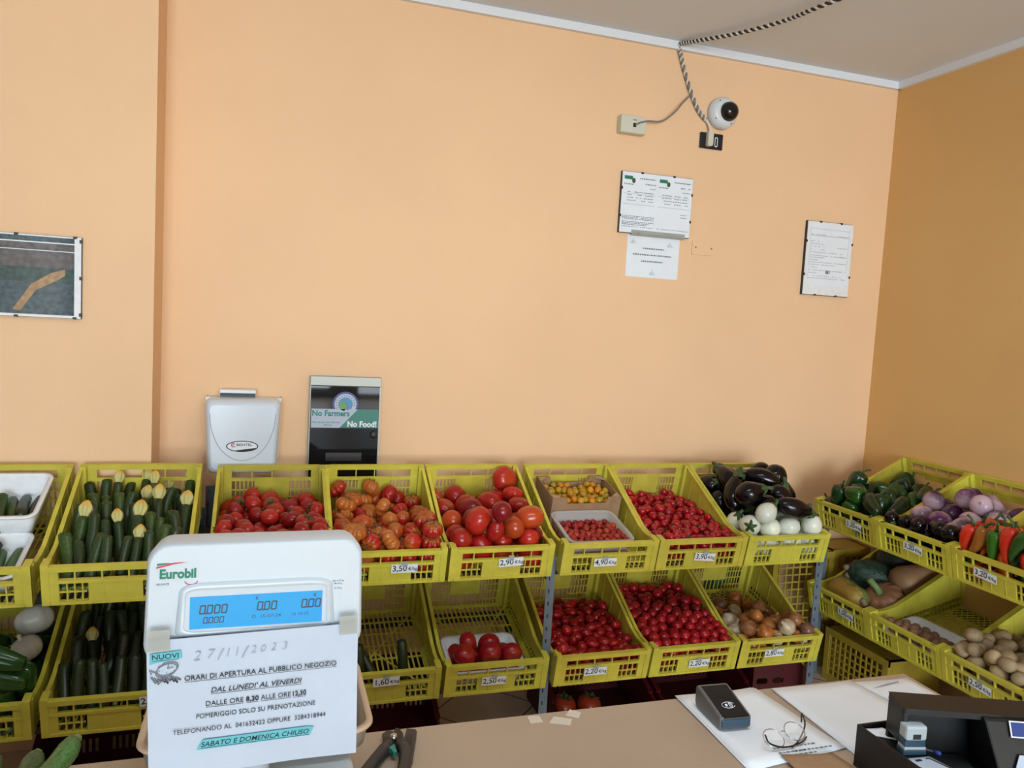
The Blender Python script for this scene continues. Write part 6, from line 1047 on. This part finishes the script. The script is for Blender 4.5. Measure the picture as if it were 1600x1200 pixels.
cp = smooth_path([(1.78, 3.300, 2.993), (1.83, 3.20, 2.985), (1.925, 3.035, 2.978), (2.01, 2.833, 2.975), (2.045, 2.643, 2.974), (2.11, 2.30, 2.972), (2.18, 1.7, 2.985)], 40)
for ph, m, n in ((0, 'cable_white', 'white_strand'), (math.pi, 'cable_black', 'black_strand')):
    mb = MB(); mb.tube(twist(cp, .0052, 44, ph), .0050, 6); mb.build(n, M[m], t)
t = thing('cable', 'twisted pale and dark cable running down the wall to the camera', 'cable', Matrix.Identity(4))
cp = smooth_path([(1.782, 3.302, 2.985), (1.795, 3.300, 2.960), (1.820, 3.303, 2.894), (1.862, 3.302, 2.798), (1.910, 3.302, 2.716), (1.955, 3.300, 2.672)], 36)
for ph, m, n in ((0, 'cable_white', 'white_strand'), (math.pi, 'cable_grey', 'grey_strand')):
    mb = MB(); mb.tube(twist(cp, .0056, 13, ph), .0052, 6); mb.build(n, M[m], t)
mb = MB(); mb.tube(smooth_path([(1.955, 3.300, 2.672), (1.972, 3.296, 2.650), (1.982, 3.294, 2.620)], 8), .006, 8); mb.build('plug_lead', M['cable_white'], t)
mb = MB(); mb.tube(smooth_path([(1.571, 3.262, 2.590), (1.60, 3.262, 2.605), (1.64, 3.268, 2.617), (1.712, 3.272, 2.628), (1.775, 3.276, 2.677), (1.82, 3.285, 2.73), (1.860, 3.291, 2.770)], 10), .0042, 7)
tag(mb.build('cable', M['cable_grey']), 'thin grey cable from the ivory junction box to the twisted cable', 'cable')

# ------------------------------------------------------------------ the counter and what lies on it
CT_ = .78
c = thing('counter', 'sales counter with a pale brown laminate top in the foreground', 'counter', TR(0, 1.2, 0))
mb = MB(); mb.box(-1.5, 1.664, -.62, .372, .742, CT_); mb.build('counter_top', M['counter'], c, None, .004)
mb = MB(); mb.box(-1.45, .95, -.55, .30, 0, .7415); mb.build('counter_body', M['counterbody'], c)
for x, y in ((1.60, -.55), (1.60, .30)):
    mb = MB(); mb.box(x-.025, x+.025, y-.025, y+.025, 0, .7415); mb.build('leg', M['darksteel'], c)
def paper(name, label, pts, z, m='paper', cat='paper', sheets=1, curl=0, grp=None):
    """pts: four corners (x, y) in order; a few sheets lying on each other"""
    mb = MB(); N = 8
    rn = random.Random(int(pts[0][0]*1000))
    for s in range(sheets):
        dx, dy = (0, 0) if s == sheets-1 else (rn.uniform(-.008, .006), rn.uniform(-.006, .006))
        vs = []
        for lay in (0, 1):
            for j in range(N+1):
                for i in range(N+1):
                    u, v = i/N, j/N
                    x = (pts[0][0]*(1-u)+pts[1][0]*u)*(1-v)+(pts[3][0]*(1-u)+pts[2][0]*u)*v+dx
                    y = (pts[0][1]*(1-u)+pts[1][1]*u)*(1-v)+(pts[3][1]*(1-u)+pts[2][1]*u)*v+dy
                    w = curl*(max(0, abs(u-.5)-.30)+max(0, abs(v-.5)-.36)*.8)*(.6+.4*math.sin(7*u+5*v))
                    vs.append((x, y, z+.0007+s*.0008+max(0, w)+lay*.0006))
        k0 = (N+1)**2; fs = []
        for j in range(N):
            for i in range(N):
                a_ = j*(N+1)+i; fs.append((a_, a_+N+1, a_+N+2, a_+1)); fs.append((k0+a_, k0+a_+1, k0+a_+N+2, k0+a_+N+1))
        rim_ = [i for i in range(N+1)]+[j*(N+1)+N for j in range(1, N+1)]+[N*(N+1)+i for i in range(N-1, -1, -1)]+[j*(N+1) for j in range(N-1, 0, -1)]
        fs += [(rim_[i], rim_[(i+1) % len(rim_)], k0+rim_[(i+1) % len(rim_)], k0+rim_[i]) for i in range(len(rim_))]
        mb.add(vs, fs, 0, True)
    o = mb.build(name, M[m]); tag(o, label, cat, grp); return o
p1 = paper('paper_sheets', 'white papers under the card terminal and the glasses', [(.972, 1.572), (1.185, 1.570), (1.222, 1.292), (.965, 1.262)], CT_, sheets=4, curl=.012)
mb = MB(); rn = random.Random(3)
for k, (x0, x1, y) in enumerate(((1.06, 1.17, 1.318), (1.10, 1.20, 1.300), (1.06, 1.12, 1.30), (1.08, 1.15, 1.288))): 
    x = x0
    while x < x1:
        w = rn.uniform(.003, .010); mb.box(x, x+w, y-.0018, y+.0018, CT_+.0055, CT_+.0060); x += w+.004
mb.build('handwriting', M['greyink'], p1)
p2 = paper('paper_sheets', 'wide white papers in the middle of the right counter end', [(1.232, 1.560), (1.470, 1.556), (1.520, 1.262), (1.226, 1.262)], CT_, sheets=3, curl=.008)
p3 = paper('paper_sheets', 'white papers at the right back corner of the counter', [(1.476, 1.548), (1.640, 1.540), (1.655, 1.280), (1.530, 1.270)], CT_, sheets=2, curl=.010)
mb = MB(); mb.prism([(1.50, 1.508), (1.60, 1.524), (1.60, 1.528), (1.56, 1.523)], CT_+.0040, CT_+.0046); mb.build('pencil_smudge', M['paleink'], p3)
paper('cardboard_scrap', 'brown cardboard scrap on the papers at the bottom edge', [(1.055, 1.290), (1.172, 1.272), (1.19, 1.19), (1.05, 1.19)], CT_+.006, 'cardboard', 'cardboard', 1, .012)
paper('paper_sheets', 'greenish sheet on the counter left of the scale', [(-.33, 1.555), (-.235, 1.560), (-.225, 1.44), (-.36, 1.44)], CT_, 'green_sheet' if 'green_sheet' in M else 'paper', 'paper') if False else None
for x, y, rz, lab, s in ((.595, 1.548, 8, 'leftmost scrap of masking tape on the counter edge', .034), (.652, 1.530, -20, 'larger torn scrap of masking tape on the counter edge', .052), (.692, 1.553, -28, 'rightmost scrap of masking tape on the counter edge', .034)):
    mb = MB(); mb.prism([(-s/2, -.014), (s*.4, -.018), (s/2, .010), (-s*.3, .016)], 0, .0006); o = mb.build('tape_scrap', M['tape'], None, TR(x, y, CT_+.0003, rz=rz)); tag(o, lab, 'tape', 'masking tape scraps')

# card terminal
t = thing('card_terminal', 'black and grey card payment terminal on the papers', 'card terminal', TR(1.022, 1.432, CT_+.0062, rz=-2))
def term(sc, zs):
    prof = [(-.028, 0), (-.030, .030), (.02, .042), (.075, .055), (.085, .050), (.085, .012), (.075, 0)]
    return [(y, z*zs) for y, z in prof]
mb = MB()
rings = [[(x, y, z) for y, z in term(1, 1)] for x in (-.040, .040)]
loft(mb, rings, cap0=True, cap1=True, smooth=False); mb.build('shell', M['posgrey'], t, None, .006, 3)
mb = MB(); mb.add([(-.034, -.0295, .0305), (.034, -.0295, .0305), (.034, .072, .0550), (-.034, .072, .0550), (-.034, -.0295, .028), (.034, -.0295, .028), (.034, .072, .052), (-.034, .072, .052)], [(0,1,2,3),(0,4,5,1),(1,5,6,2),(2,6,7,3),(3,7,4,0)]); mb.build('screen_face', M['blackgloss'], t, None, .002)
mb = MB(); mb.box(-.036, .036, -.033, -.028, .006, .026); mb.build('front_edge', M['bluegrey'], t, None, .003)
mb = MB(); sx = TR(0, .005, .0399, rx=13.5)
for r_ in (.009, .0065, .004): mb.tube([(x, y, 0) for x, y in ellipse(r_*1.3, r_, 12, -.002, 0, -60, 60)], .0007, 4, 0, sx)
mb.tube([(x, y, 0) for x, y in ellipse(.016, .0095, 26, 0, 0, 20, 340)], .0006, 4, 0, sx); mb.box(-.008, -.003, -.003, .003, -.0005, .0008, 0, sx)
mb.build('contactless_mark', M['paper'], t)
# spectacles
t = thing('glasses', 'thin metal glasses with dark temples lying on the papers', 'glasses', TR(1.098, 1.335, CT_+.0068, rz=14))
for s, n in ((-1, 'lens'), (1, 'lens')):
    el = [(s*.034+x, y*.62, z) for x, y, z in [(.027*math.cos(a_), .030*math.sin(a_), .016+.011*math.sin(a_)) for a_ in [2*math.pi*k/26 for k in range(26)]]]
    mb = MB(); mb.tube(el+[el[0]], .0011, 5, cap=False); mb.build('rim', M['metal'], t)
    mb = MB(); mb.add(el+[(x, y+.0008, z) for x, y, z in el], [tuple(range(26)), tuple(range(26, 52))[::-1]]); mb.build('lens', M['lens'], t)
mb = MB(); mb.tube([(-.009, .004, .018), (0, .006, .022), (.009, .004, .018)], .0012, 5); mb.build('bridge', M['metal'], t)
for s in (-1, 1):
    pts = [(-.060, .003, .030), (-.058, -.010, .016), (-.02, -.020, .003), (.03, -.022, .0022), (.062, -.012, .0022)] if s < 0 else [(.060, .003, .030), (.062, -.008, .018), (.02, -.026, .0025), (-.028, -.030, .0022), (-.062, -.026, .0022)]
    if s > 0: pts = [(.060, .003, .030), (.085, .022, .034), (.050, -.010, .012), (.010, -.026, .003)][:2]+[(.075, .004, .018), (.030, -.016, .004), (-.005, -.026, .0025)]
    mb = MB(); mb.tube(smooth_path(pts, 6), .0018, 6); mb.build('temple', M['blackgloss'], t)

# black organiser, hooded printer, stamp, pen, cards
t = thing('desk_organiser', 'black open desk organiser at the right end of counter', 'organiser', TR(1.197, 1.236, CT_))
w_, d_, h_ = .42, .30, .09
mb = MB(); mb.box(0, w_, -d_, 0, 0, .006); mb.build('organiser_base', M['black'], t)
for n, bb in (('left_side', (0, .005, -d_, 0)), ('back_side', (.005, w_, -.005, 0)), ('right_side', (w_-.005, w_, -d_, -.005)), ('front_side', (.005, w_-.005, -d_, -d_+.005))):
    mb = MB(); mb.box(*bb, .006, h_); mb.build(n, M['black'], t, None, .0015)
mb = MB(); mb.box(.005, .060, -.09, -.006, .07, .080); mb.build('card_rest', M['black'], t)
mb = MB(); mb.box(.005, .075, -.185, -.092, .07, .085); mb.build('stamp_rest', M['black'], t)
pz = CT_+h_
o = paper('slip', 'small white slips at the back of the black organiser', [(1.212, 1.226), (1.25, 1.222), (1.262, 1.165), (1.206, 1.205)], CT_+.0802, 'paper', 'paper', 2, .004)
pr = thing('printer', 'black hooded receipt printer behind the rubber stamp', 'printer', TR(1.214, 1.138, CT_+.0065, rz=-20))
H_ = .166
mb = MB(); mb.box(0, .40, .055, .068, 0, H_-.004); mb.build('back_shell', M['black'], pr, None, .004)
mb = MB(); mb.prism([(0, 0), (.40, 0), (.40, .07), (0, .07)], H_-.012, H_, 0, TR(0, 0, 0)); mb.build('hood_top', M['black'], pr, None, .005)
mb = MB(); mb.box(0, .012, .0, .066, .09, H_-.01); mb.build('hood_end', M['black'], pr, None, .003)
mb = MB(); mb.add([(.150, -.010, H_-.004), (.40, -.010, H_-.004), (.40, .056, H_-.004), (.150, .056, H_-.004), (.165, -.060, .06), (.40, -.060, .06), (.40, .056, .06), (.165, .056, .06),
    ], [(0,1,2,3),(4,7,6,5),(0,4,5,1),(1,5,6,2),(2,6,7,3),(3,7,4,0)]); mb.build('printer_body', M['black'], pr, None, .004)
sl = Matrix.Translation((0, 0, 0)); ang = math.atan2(.05, H_-.064)
FB = Matrix.Translation((.165, -.0355, .1205)) @ Matrix.Rotation(math.radians(90)-ang, 4, 'X')
mb = MB(); mb.box(.028, .20, .018, .048, .0, .0015, 0, FB); lb = mb.build('label', M['paper'], pr); lb['label'] = 'blue label with a white border'
mb = MB(); mb.box(.0305, .1975, .0205, .0455, .0015, .0022, 0, FB); mb.build('label_fill', M['bluelabel'], lb)
mb = MB(); mb.add([(.020, -.052, .0006), (.105, -.052, .0006), (.125, -.012, .0006), (.038, -.012, .0006), (.020, -.052, .002), (.105, -.052, .002), (.125, -.012, .002), (.038, -.012, .002)], [(4,5,6,7),(0,3,2,1),(0,1,5,4),(1,2,6,5),(2,3,7,6),(3,0,4,7)], 0, False, FB); wl = mb.build('label', M['notice_paper'], pr); wl['label'] = 'small white label'
mb = MB(); mb.box(.036, .062, -.041, -.039, .002, .0024, 0, FB); mb.box(.036, .039, -.044, -.036, .002, .0024, 0, FB); mb.build('lettering', M['greenink'], wl)
mb = MB(); mb.add([(.045, .0, .02), (.12, -.03, .015), (.16, .02, .02), (.16, .05, .075), (.06, .05, .08)], [(0,1,2,3,4)]); 
mb = MB(); mb.prism([(.05, -.02), (.14, -.045), (.15, .045), (.06, .045)], .012, .055, 0, TR()); mb.build('paper_bay', M['charcoal'], pr, None, .01)
t = thing('rubber_stamp', 'grey self-inking rubber stamp on the black organiser', 'stamp', TR(1.232, 1.128, CT_+.0852, rz=-12))
mb = MB(); mb.box(-.024, .024, -.012, .012, 0, .012); mb.build('foot', M['bluegrey'], t, None, .002)
mb = MB(); mb.box(-.022, .022, -.011, .011, .012, .017); mb.build('band', M['stampgrey'], t)
mb = MB(); mb.box(-.021, .021, -.010, .010, .017, .030); mb.build('slide', M['bluegrey'], t)
mb = MB(); mb.box(-.022, .022, -.013, .013, .030, .060); mb.build('cap', M['stampgrey'], t, None, .005)
mb = MB(); mb.box(-.008, .008, -.0138, -.0128, .034, .044); mb.build('window', M['charcoal'], t)
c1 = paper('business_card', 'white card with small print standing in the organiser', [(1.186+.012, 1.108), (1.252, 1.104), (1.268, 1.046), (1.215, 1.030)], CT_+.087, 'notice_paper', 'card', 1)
mb = MB(); mb.box(1.212, 1.226, 1.094, 1.100, CT_+.0884, CT_+.0888); mb.tube(smooth_path([(1.238, 1.098, CT_+.089), (1.246, 1.096, CT_+.089), (1.254, 1.075, CT_+.089), (1.262, 1.055, CT_+.089)], 5), .0012, 5); mb.build('print', M['ink'], c1)
t = thing('pen', 'blue and clear ballpoint pen lying behind the white card', 'pen', TR(1.262, 1.118, CT_+.089, rz=-52))
mb = MB(); mb.tube([(-.045, 0, .004), (.012, 0, .004)], .0035, 8); mb.build('barrel', M['charcoal'], t)
mb = MB(); mb.tube([(.012, 0, .004), (.024, 0, .004)], .0046, 8); mb.build('cap', M['bluelabel'], t)

# secateurs and folded knife
t = thing('secateurs', 'black secateurs with a green catch on the counter beside scale', 'secateurs', TR(.272, 1.512, CT_))
def slabp(name, pts, z0, z1, m, par, mx=None, bev=.003):
    mb = MB(); mb.prism(pts, z0, z1, 0, mx); return mb.build(name, m, par, None, bev)
slabp('blade', [(-.019, -.012), (-.021, .022), (-.008, .036), (.004, .030), (-.002, .010), (.002, -.012)], .008, .013, M['charcoal'], t, None, .001)
slabp('blade', [(-.004, -.012), (.000, .012), (.008, .032), (.016, .030), (.021, .010), (.018, -.014)], .0135, .018, M['black'], t, None, .001)
slabp('jaw_plate', [(-.020, -.022), (-.020, .008), (.020, .008), (.022, -.022), (.010, -.032), (-.008, -.032)], .002, .0135, M['black'], t)
mb = MB(); mb.lathe([(.008, .0135), (.0075, .022), (.004, .0235), (0, .0235)], 16); mb.build('pivot', M['metal'], t)
mb = MB(); mb.tube(smooth_path([(-.012, -.016, .012), (-.030, -.045, .013), (-.055, -.085, .014), (-.085, -.135, .014), (-.105, -.165, .013)], 5), [.012]*4+[.0135]*16+[.012], 10); mb.build('handle', M['charcoal'], t)
mb = MB(); mb.tube(smooth_path([(.012, -.016, .012), (.016, -.05, .013), (.008, -.095, .014), (-.010, -.150, .014), (-.020, -.175, .013)], 5), [.012]*4+[.0135]*16+[.012], 10); mb.build('handle', M['charcoal'], t)
slabp('catch', [(-.018, -.040), (-.004, -.030), (-.002, -.058), (-.010, -.060), (-.012, -.046)], .010, .019, M['teal'], t, None, .001)
k = MB(); k.prism([(-.011, -.055), (.010, -.056), (.012, .0), (.014, .045), (.010, .054), (-.008, .056), (-.012, .01)], 0, .014); k = k.build('folded_knife', M['charcoal'], None, TR(.300, 1.487, CT_+.0003, rz=-13), .004)
tag(k, 'closed black knife handle lying beside the secateurs', 'knife')
mb = MB(); mb.box(-.006, .006, -.03, .03, .0142, .0150); mb.build('grip_inlay', M['black'], k)

# zucchini on the counter, lower left
for x, y, rz, tl, lab, cv in ((-.455, 1.478, 3, 0, 'zucchini on the counter at the left picture edge', (.055, .10, .03)), (-.392, 1.472, -2, 0, 'middle one of the zucchini on the counter', (.05, .095, .03)), (-.352, 1.472, -20, 3, 'zucchini with a pale tip on the counter, nearest the scale', (.07, .16, .04))):
    o = veg('zuc', 3, TR(x, y, CT_+.026+(.02 if tl else 0), 90+tl, 0, rz) @ TR(rz=90, s=1.0), lab, 'zucchini', cv, 'zucchini on the counter')

# ------------------------------------------------------------------ the scale with its taped notice
sc = thing('scale', 'white price computing scale with a blue display', 'scale', TR(0, 1.20, CT_))
def head_ring(y, k):
    """outline of the display head: rounded, narrower at the bottom"""
    pts = []
    for x, z in rrect(.312, .176, .026, 6):
        wv = 1+.055*math.cos((z+.012)/.088*1.45)-.03
        pts.append((x*wv*k, y, z*(k if z > 0 else k)))
    return pts
hd = link('display_head', None, sc) if False else None
mb = MB(); loft(mb, [head_ring(.065, .90), head_ring(.050, .985), head_ring(.000, 1.0), head_ring(-.014, .985), head_ring(-.019, .96)], cap0=True, cap1=True)
HC = TR(-.003, -.010, .452, rx=-3)
mb.v = [tuple(Vector(v)) for v in mb.v]
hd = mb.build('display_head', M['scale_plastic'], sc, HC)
fy = -.0192
def hp(x, z): return x+.003, z-(CT_+.452)            # photo-derived place -> head coordinates
def bez(w0, w1, h, r, cx, cz):
    return [(cx+x*(w1+(w0-w1)*(z/h+.5)), z+cz) for x, z in [(a_/h*1.0, b_) for a_, b_ in rrect(h, h, r, 5)]]
mb = MB()
x0, z0 = hp(-.003, 1.2215)
o_ = bez(.215, .228, .082, .012, x0, z0); i_ = bez(.198, .204, .062, .006, x0, z0-.001)
n_ = len(o_)
mb.add([(x, fy-.004, z) for x, z in o_]+[(x, fy-.001, z) for x, z in i_]+[(x, fy+.002, z) for x, z in o_], [(k, (k+1) % n_, n_+(k+1) % n_, n_+k) for k in range(n_)]+[(2*n_+k, 2*n_+(k+1) % n_, (k+1) % n_, k) for k in range(n_)], 0, True)
mb.build('screen_bezel', M['bevel'], hd)
mb = MB(); mb.prism([hp(-.097, 1.194), hp(.091, 1.194), hp(.091, 1.2415), hp(-.097, 1.2415)], 0, .0006, 0, up(0, fy-.0006, 0)); lcd = mb.build('screen', M['lcd'], hd)
SEG = {'0': 'abcdef', '1': 'bc', '2': 'abged', '3': 'abgcd', '4': 'fgbc', '5': 'afgcd', '6': 'afgedc', '7': 'abc', '8': 'abcdefg', '9': 'abcdfg', '-': 'g'}
def digits(mb, s, x, z, h, w, adv, t_=None):
    t_ = t_ or h*.17; sl_ = .12
    for ch in s:
        if ch == '.':
            mb.box(x-adv*.15-t_*.7, x-adv*.15+t_*.3, fy-.0016, fy-.0012, z-h/2-t_/2, z-h/2+t_*.6); continue
        for g_ in SEG.get(ch, ''):
            a0, b0, a1, b1 = {'a': (-1, 1, 1, 1), 'b': (1, 1, 1, 0), 'c': (1, 0, 1, -1), 'd': (-1, -1, 1, -1), 'e': (-1, 0, -1, -1), 'f': (-1, 1, -1, 0), 'g': (-1, 0, 1, 0)}[g_]
            P = lambda a_, b_: (x+w/2+a_*w/2+b_*h*sl_*.5, fy-.0014, z+b_*h/2)
            mb.beam(P(a0*.92, b0*.94), P(a1*.92, b1*.94), .0004, t_, (0, 0, 1) if a0 != a1 else (1, 0, 0))
        x += adv
mb = MB()
x, z = hp(-.083, 1.2225); digits(mb, '0.000', x, z, .0125, .0072, .0100)
x, z = hp(-.078, 1.2065); digits(mb, '0.000', x, z, .0085, .0055, .0075); mb.build('weight_digits', M['lcdink'], lcd); mb = MB()
x, z = hp(-.003, 1.2235); digits(mb, '0.00', x, z, .0125, .0072, .0100)
mb.build('price_digits', M['lcdink'], lcd); mb = MB()
x, z = hp(.061, 1.2235); digits(mb, '0.00', x, z, .0125, .0072, .0100); mb.build('total_digits', M['lcdink'], lcd); mb = MB()
x, z = hp(.010, 1.2078); mb.text('D  15-07-24', .0068, up(x, fy-.0012, z), bold=.006, width=1.25)
x, z = hp(.059, 1.2078); mb.text('H 10:15', .0062, up(x, fy-.0012, z), bold=.006, width=1.2)
mb.build('date_line', M['lcdink'], lcd)
for q_ in (-.004, .080):
    mb = MB(); x, z = hp(q_, 1.2352); mb.text('€', .0068, up(x, fy-.0012, z), bold=.02); mb.build('currency_mark', M['lcdink'], lcd)
mb = MB(); x, z = hp(-.114, 1.2765); mb.text('Eurobil', .0188, up(x, fy-.0004, z), bold=.04, width=.92)
x, z = hp(-.142, 1.2905); mb.prism([(x, z-.001), (x+.020, z+.0022), (x+.010, z+.0028), (x, z+.0022)], 0, .0003, 0, up(0, fy-.0003, 0)); mb.build('logo', M['greenink'], hd)
mb = MB(); x, z = hp(-.143, 1.2855); mb.prism([(x, z), (x+.024, z+.0058), (x+.042, z+.0082), (x+.024, z+.0080), (x, z+.0024)], 0, .0003, 0, up(0, fy-.0003, 0))
x, z = hp(-.096, 1.2655); mb.tube([(x+a_, fy-.0003, z+b_) for a_, b_ in ellipse(.0085, .0050, 14, 0, 0, 180, 360)], .0006, 4); mb.build('logo_stroke', M['redink'], hd)
mb = MB(); x, z = hp(-.134, 1.2625); mb.text('BILANCE', .0042, up(x, fy-.0004, z), bold=.015); mb.build('logo_subtitle', M['greyink'], hd); mb = MB()
for k, (a_, b_) in enumerate(((.114, 1.2555), (.114, 1.2512), (.114, 1.2440))): x, z = hp(a_, b_); mb.text(('Max 6/15 kg', 'Min 40 g', 'e= 2/5 g')[k], .0035, up(x, fy-.0004, z), bold=.006)
mb.build('small_print', M['greyink'], hd)
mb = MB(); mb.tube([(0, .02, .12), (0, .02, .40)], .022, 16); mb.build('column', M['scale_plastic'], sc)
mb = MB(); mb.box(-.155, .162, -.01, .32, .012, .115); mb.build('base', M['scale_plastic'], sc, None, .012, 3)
for x in (-.12, .125):
    for y in (.03, .28): mb = MB(); mb.tube([(x, y, .0), (x, y, .013)], .014, 10); mb.build('foot', M['black'], sc)
def pan_ring(a_, z, y0=.225): return [(x+.006, y+y0, z) for x, y in rrect(.384+2*a_, .290+2*a_, .045+a_, 6)]
mb = MB(); loft(mb, [pan_ring(-.045, .1152), pan_ring(-.014, .128), pan_ring(-.006, .166), pan_ring(-.010, .166), pan_ring(-.018, .130), pan_ring(-.048, .118)], cap0=True, cap1=True)
pn = mb.build('weighing_pan', M['pan'], sc)
mb = MB(); loft(mb, [pan_ring(-.011, .164), pan_ring(-.011, .169), pan_ring(.000, .169), pan_ring(.001, .164), pan_ring(-.004, .162), pan_ring(-.011, .164)], cap0=False); mb.build('pan_rim', M['panrim'], pn)

nt = thing('notice', 'printed opening hours notice taped to the front of scale display', 'notice', TR(-.001, 1.158, 1.0845) @ Matrix.Rotation(math.radians(-1.4), 4, 'Y') @ Matrix.Rotation(math.radians(1.2), 4, 'X'))
mb = MB(); N = 14; vs = []
for lay in (0, 1):
    for j in range(N+1):
        for i in range(N+1):
            u, v = i/N-.5, j/N-.5
            vs.append((u*.297, -.0010*math.sin(9*u+3)*(1-(v+.5))*1.2-.0018*math.cos(7*v+4*u)*(.5-v)-lay*.0004, v*.212))
k0 = (N+1)**2; fs = []
for j in range(N):
    for i in range(N):
        a_ = j*(N+1)+i; fs.append((a_, a_+N+1, a_+N+2, a_+1)); fs.append((k0+a_, k0+a_+1, k0+a_+N+2, k0+a_+N+1))
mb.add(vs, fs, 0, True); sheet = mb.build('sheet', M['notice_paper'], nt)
TXT = -.0042
def line(mb, s, x0, x1, z, size, bold=.0, shear=0, under=False):
    v0 = len(mb.v); mb.text(s, size, up(0, TXT, z), bold=bold, shear=shear, depth=.0001)
    a_ = min(v[0] for v in mb.v[v0:]); b_ = max(v[0] for v in mb.v[v0:])
    mb.v[v0:] = [(x0+(v[0]-a_)*(x1-x0)/(b_-a_), v[1], v[2]) for v in mb.v[v0:]]
    if under: mb.box(x0, x1, TXT-.0001, TXT+.0001, z-size*.53, z-size*.47)
mb = MB()
def zn(z): return z-1.0845
line(mb, 'NUOVI', -.141, -.106, zn(1.1670), .0105, .010, 0, True)
line(mb, 'ORARI DI APERTURA AL PUBBLICO NEGOZIO', -.0985, .1165, zn(1.1305), .0105, .007, 0, True)
line(mb, "DAL LUNEDI' AL VENERDI", -.063, .0655, zn(1.1085), .0107, .007, .25, True)
line(mb, 'DALLE ORE', -.070, -.018, zn(1.0885), .0102, 0, 0, True); line(mb, '8,30', -.0145, .0035, zn(1.0885), .0102, .022, 0, True)
line(mb, 'ALLE ORE', .0065, .0495, zn(1.0885), .0102, 0, 0, True); line(mb, '12,30', .0525, .072, zn(1.0885), .0102, .022, 0, True)
line(mb, 'POMERIGGIO SOLO SU PRENOTAZIONE', -.083, .0855, zn(1.0702), .0102, 0)
line(mb, 'TELEFONANDO AL  041632422 OPPURE  3284318944', -.115, .101, zn(1.0495), .0100, 0)
line(mb, 'SABATO E DOMENICA CHIUSO', -.077, .0765, zn(1.0260), .0105, .008, .25, True)
mb.build('lettering', M['ink'], sheet)
mb = MB(); zz = zn(1.1665); mb.prism([(-.144, zz+.006), (-.103, zz+.008), (-.102, zz-.004), (-.132, zz-.0075), (-.1445, zz-.010)], 0, .0003, 0, up(0, TXT+.0006, 0)); mb.build('highlighter', M['teal_marker'], sheet)
mb = MB(); zz = zn(1.0260); mb.prism([(-.083, zz-.0075), (.078, zz-.0065), (.084, zz+.006), (.076, zz+.008), (-.074, zz+.0075)], 0, .0003, 0, up(0, TXT+.0006, 0)); mb.build('highlighter', M['teal_marker'], sheet)
mb = MB()
for s, x, z, q in (('2', -.082, .078, .021), ('7', -.064, .079, .021), ('/', -.051, .077, .024), ('1', -.040, .079, .019), ('1', -.028, .079, .019), ('/', -.017, .077, .024), ('2', -.004, .080, .016), ('0', .009, .080, .016), ('2', .024, .081, .017), ('3', .040, .081, .017)):
    mb.text(s, q, up(x, TXT, z), bold=(.004 if s == '/' else -.016), shear=.2, width=1.05, depth=.0001)
mb.build('handwritten_date', M['pencil'], sheet)
mb = MB(); cx, cz = -.121, .0635                          # small clip-art clock with legs
E_ = [(cx+.0145*math.cos(a_)*.95-.005*math.sin(a_)*.5, TXT, cz+.0088*math.sin(a_)+.005*math.cos(a_)) for a_ in [2*math.pi*k/28 for k in range(29)]]
mb.tube(E_, .0007, 4, cap=False); mb.tube([(x-.0015, y, z-.0022) for x, y, z in E_], .0006, 4, cap=False)
mb.tube([(cx, TXT, cz+.001), (cx+.002, TXT, cz+.008)], .0006, 4); mb.tube([(cx, TXT, cz+.001), (cx+.008, TXT, cz+.002)], .0006, 4)
for k in range(6): a_ = 1+k*.9; mb.tube([(cx+.012*math.cos(a_), TXT, cz+.007*math.sin(a_)+.002), (cx+.0135*math.cos(a_), TXT, cz+.0085*math.sin(a_)+.002)], .0006, 4)
for k in range(9): mb.tube([(cx-.022+k*.004, TXT, cz-.010-.002*(k % 3)), (cx-.016+k*.0042, TXT, cz-.018-.002*((k+1) % 3)), (cx-.010+k*.003, TXT, cz-.016)], .0011, 4)
mb.tube([(cx-.016, TXT, cz-.004), (cx-.024, TXT, cz+.001), (cx-.021, TXT, cz-.006)], .0008, 4)
mb.build('clock_drawing', M['greyink'], sheet)
for x, z, w, h in ((-.1325, .107, .030, .032), (.1335, .106, .027, .030)):
    mb = MB(); mb.prism(rrect(w, h, .001, 1), 0, .0004, 0, up(x, -.0055, z)); mb.build('tape', M['cleartape'], nt)
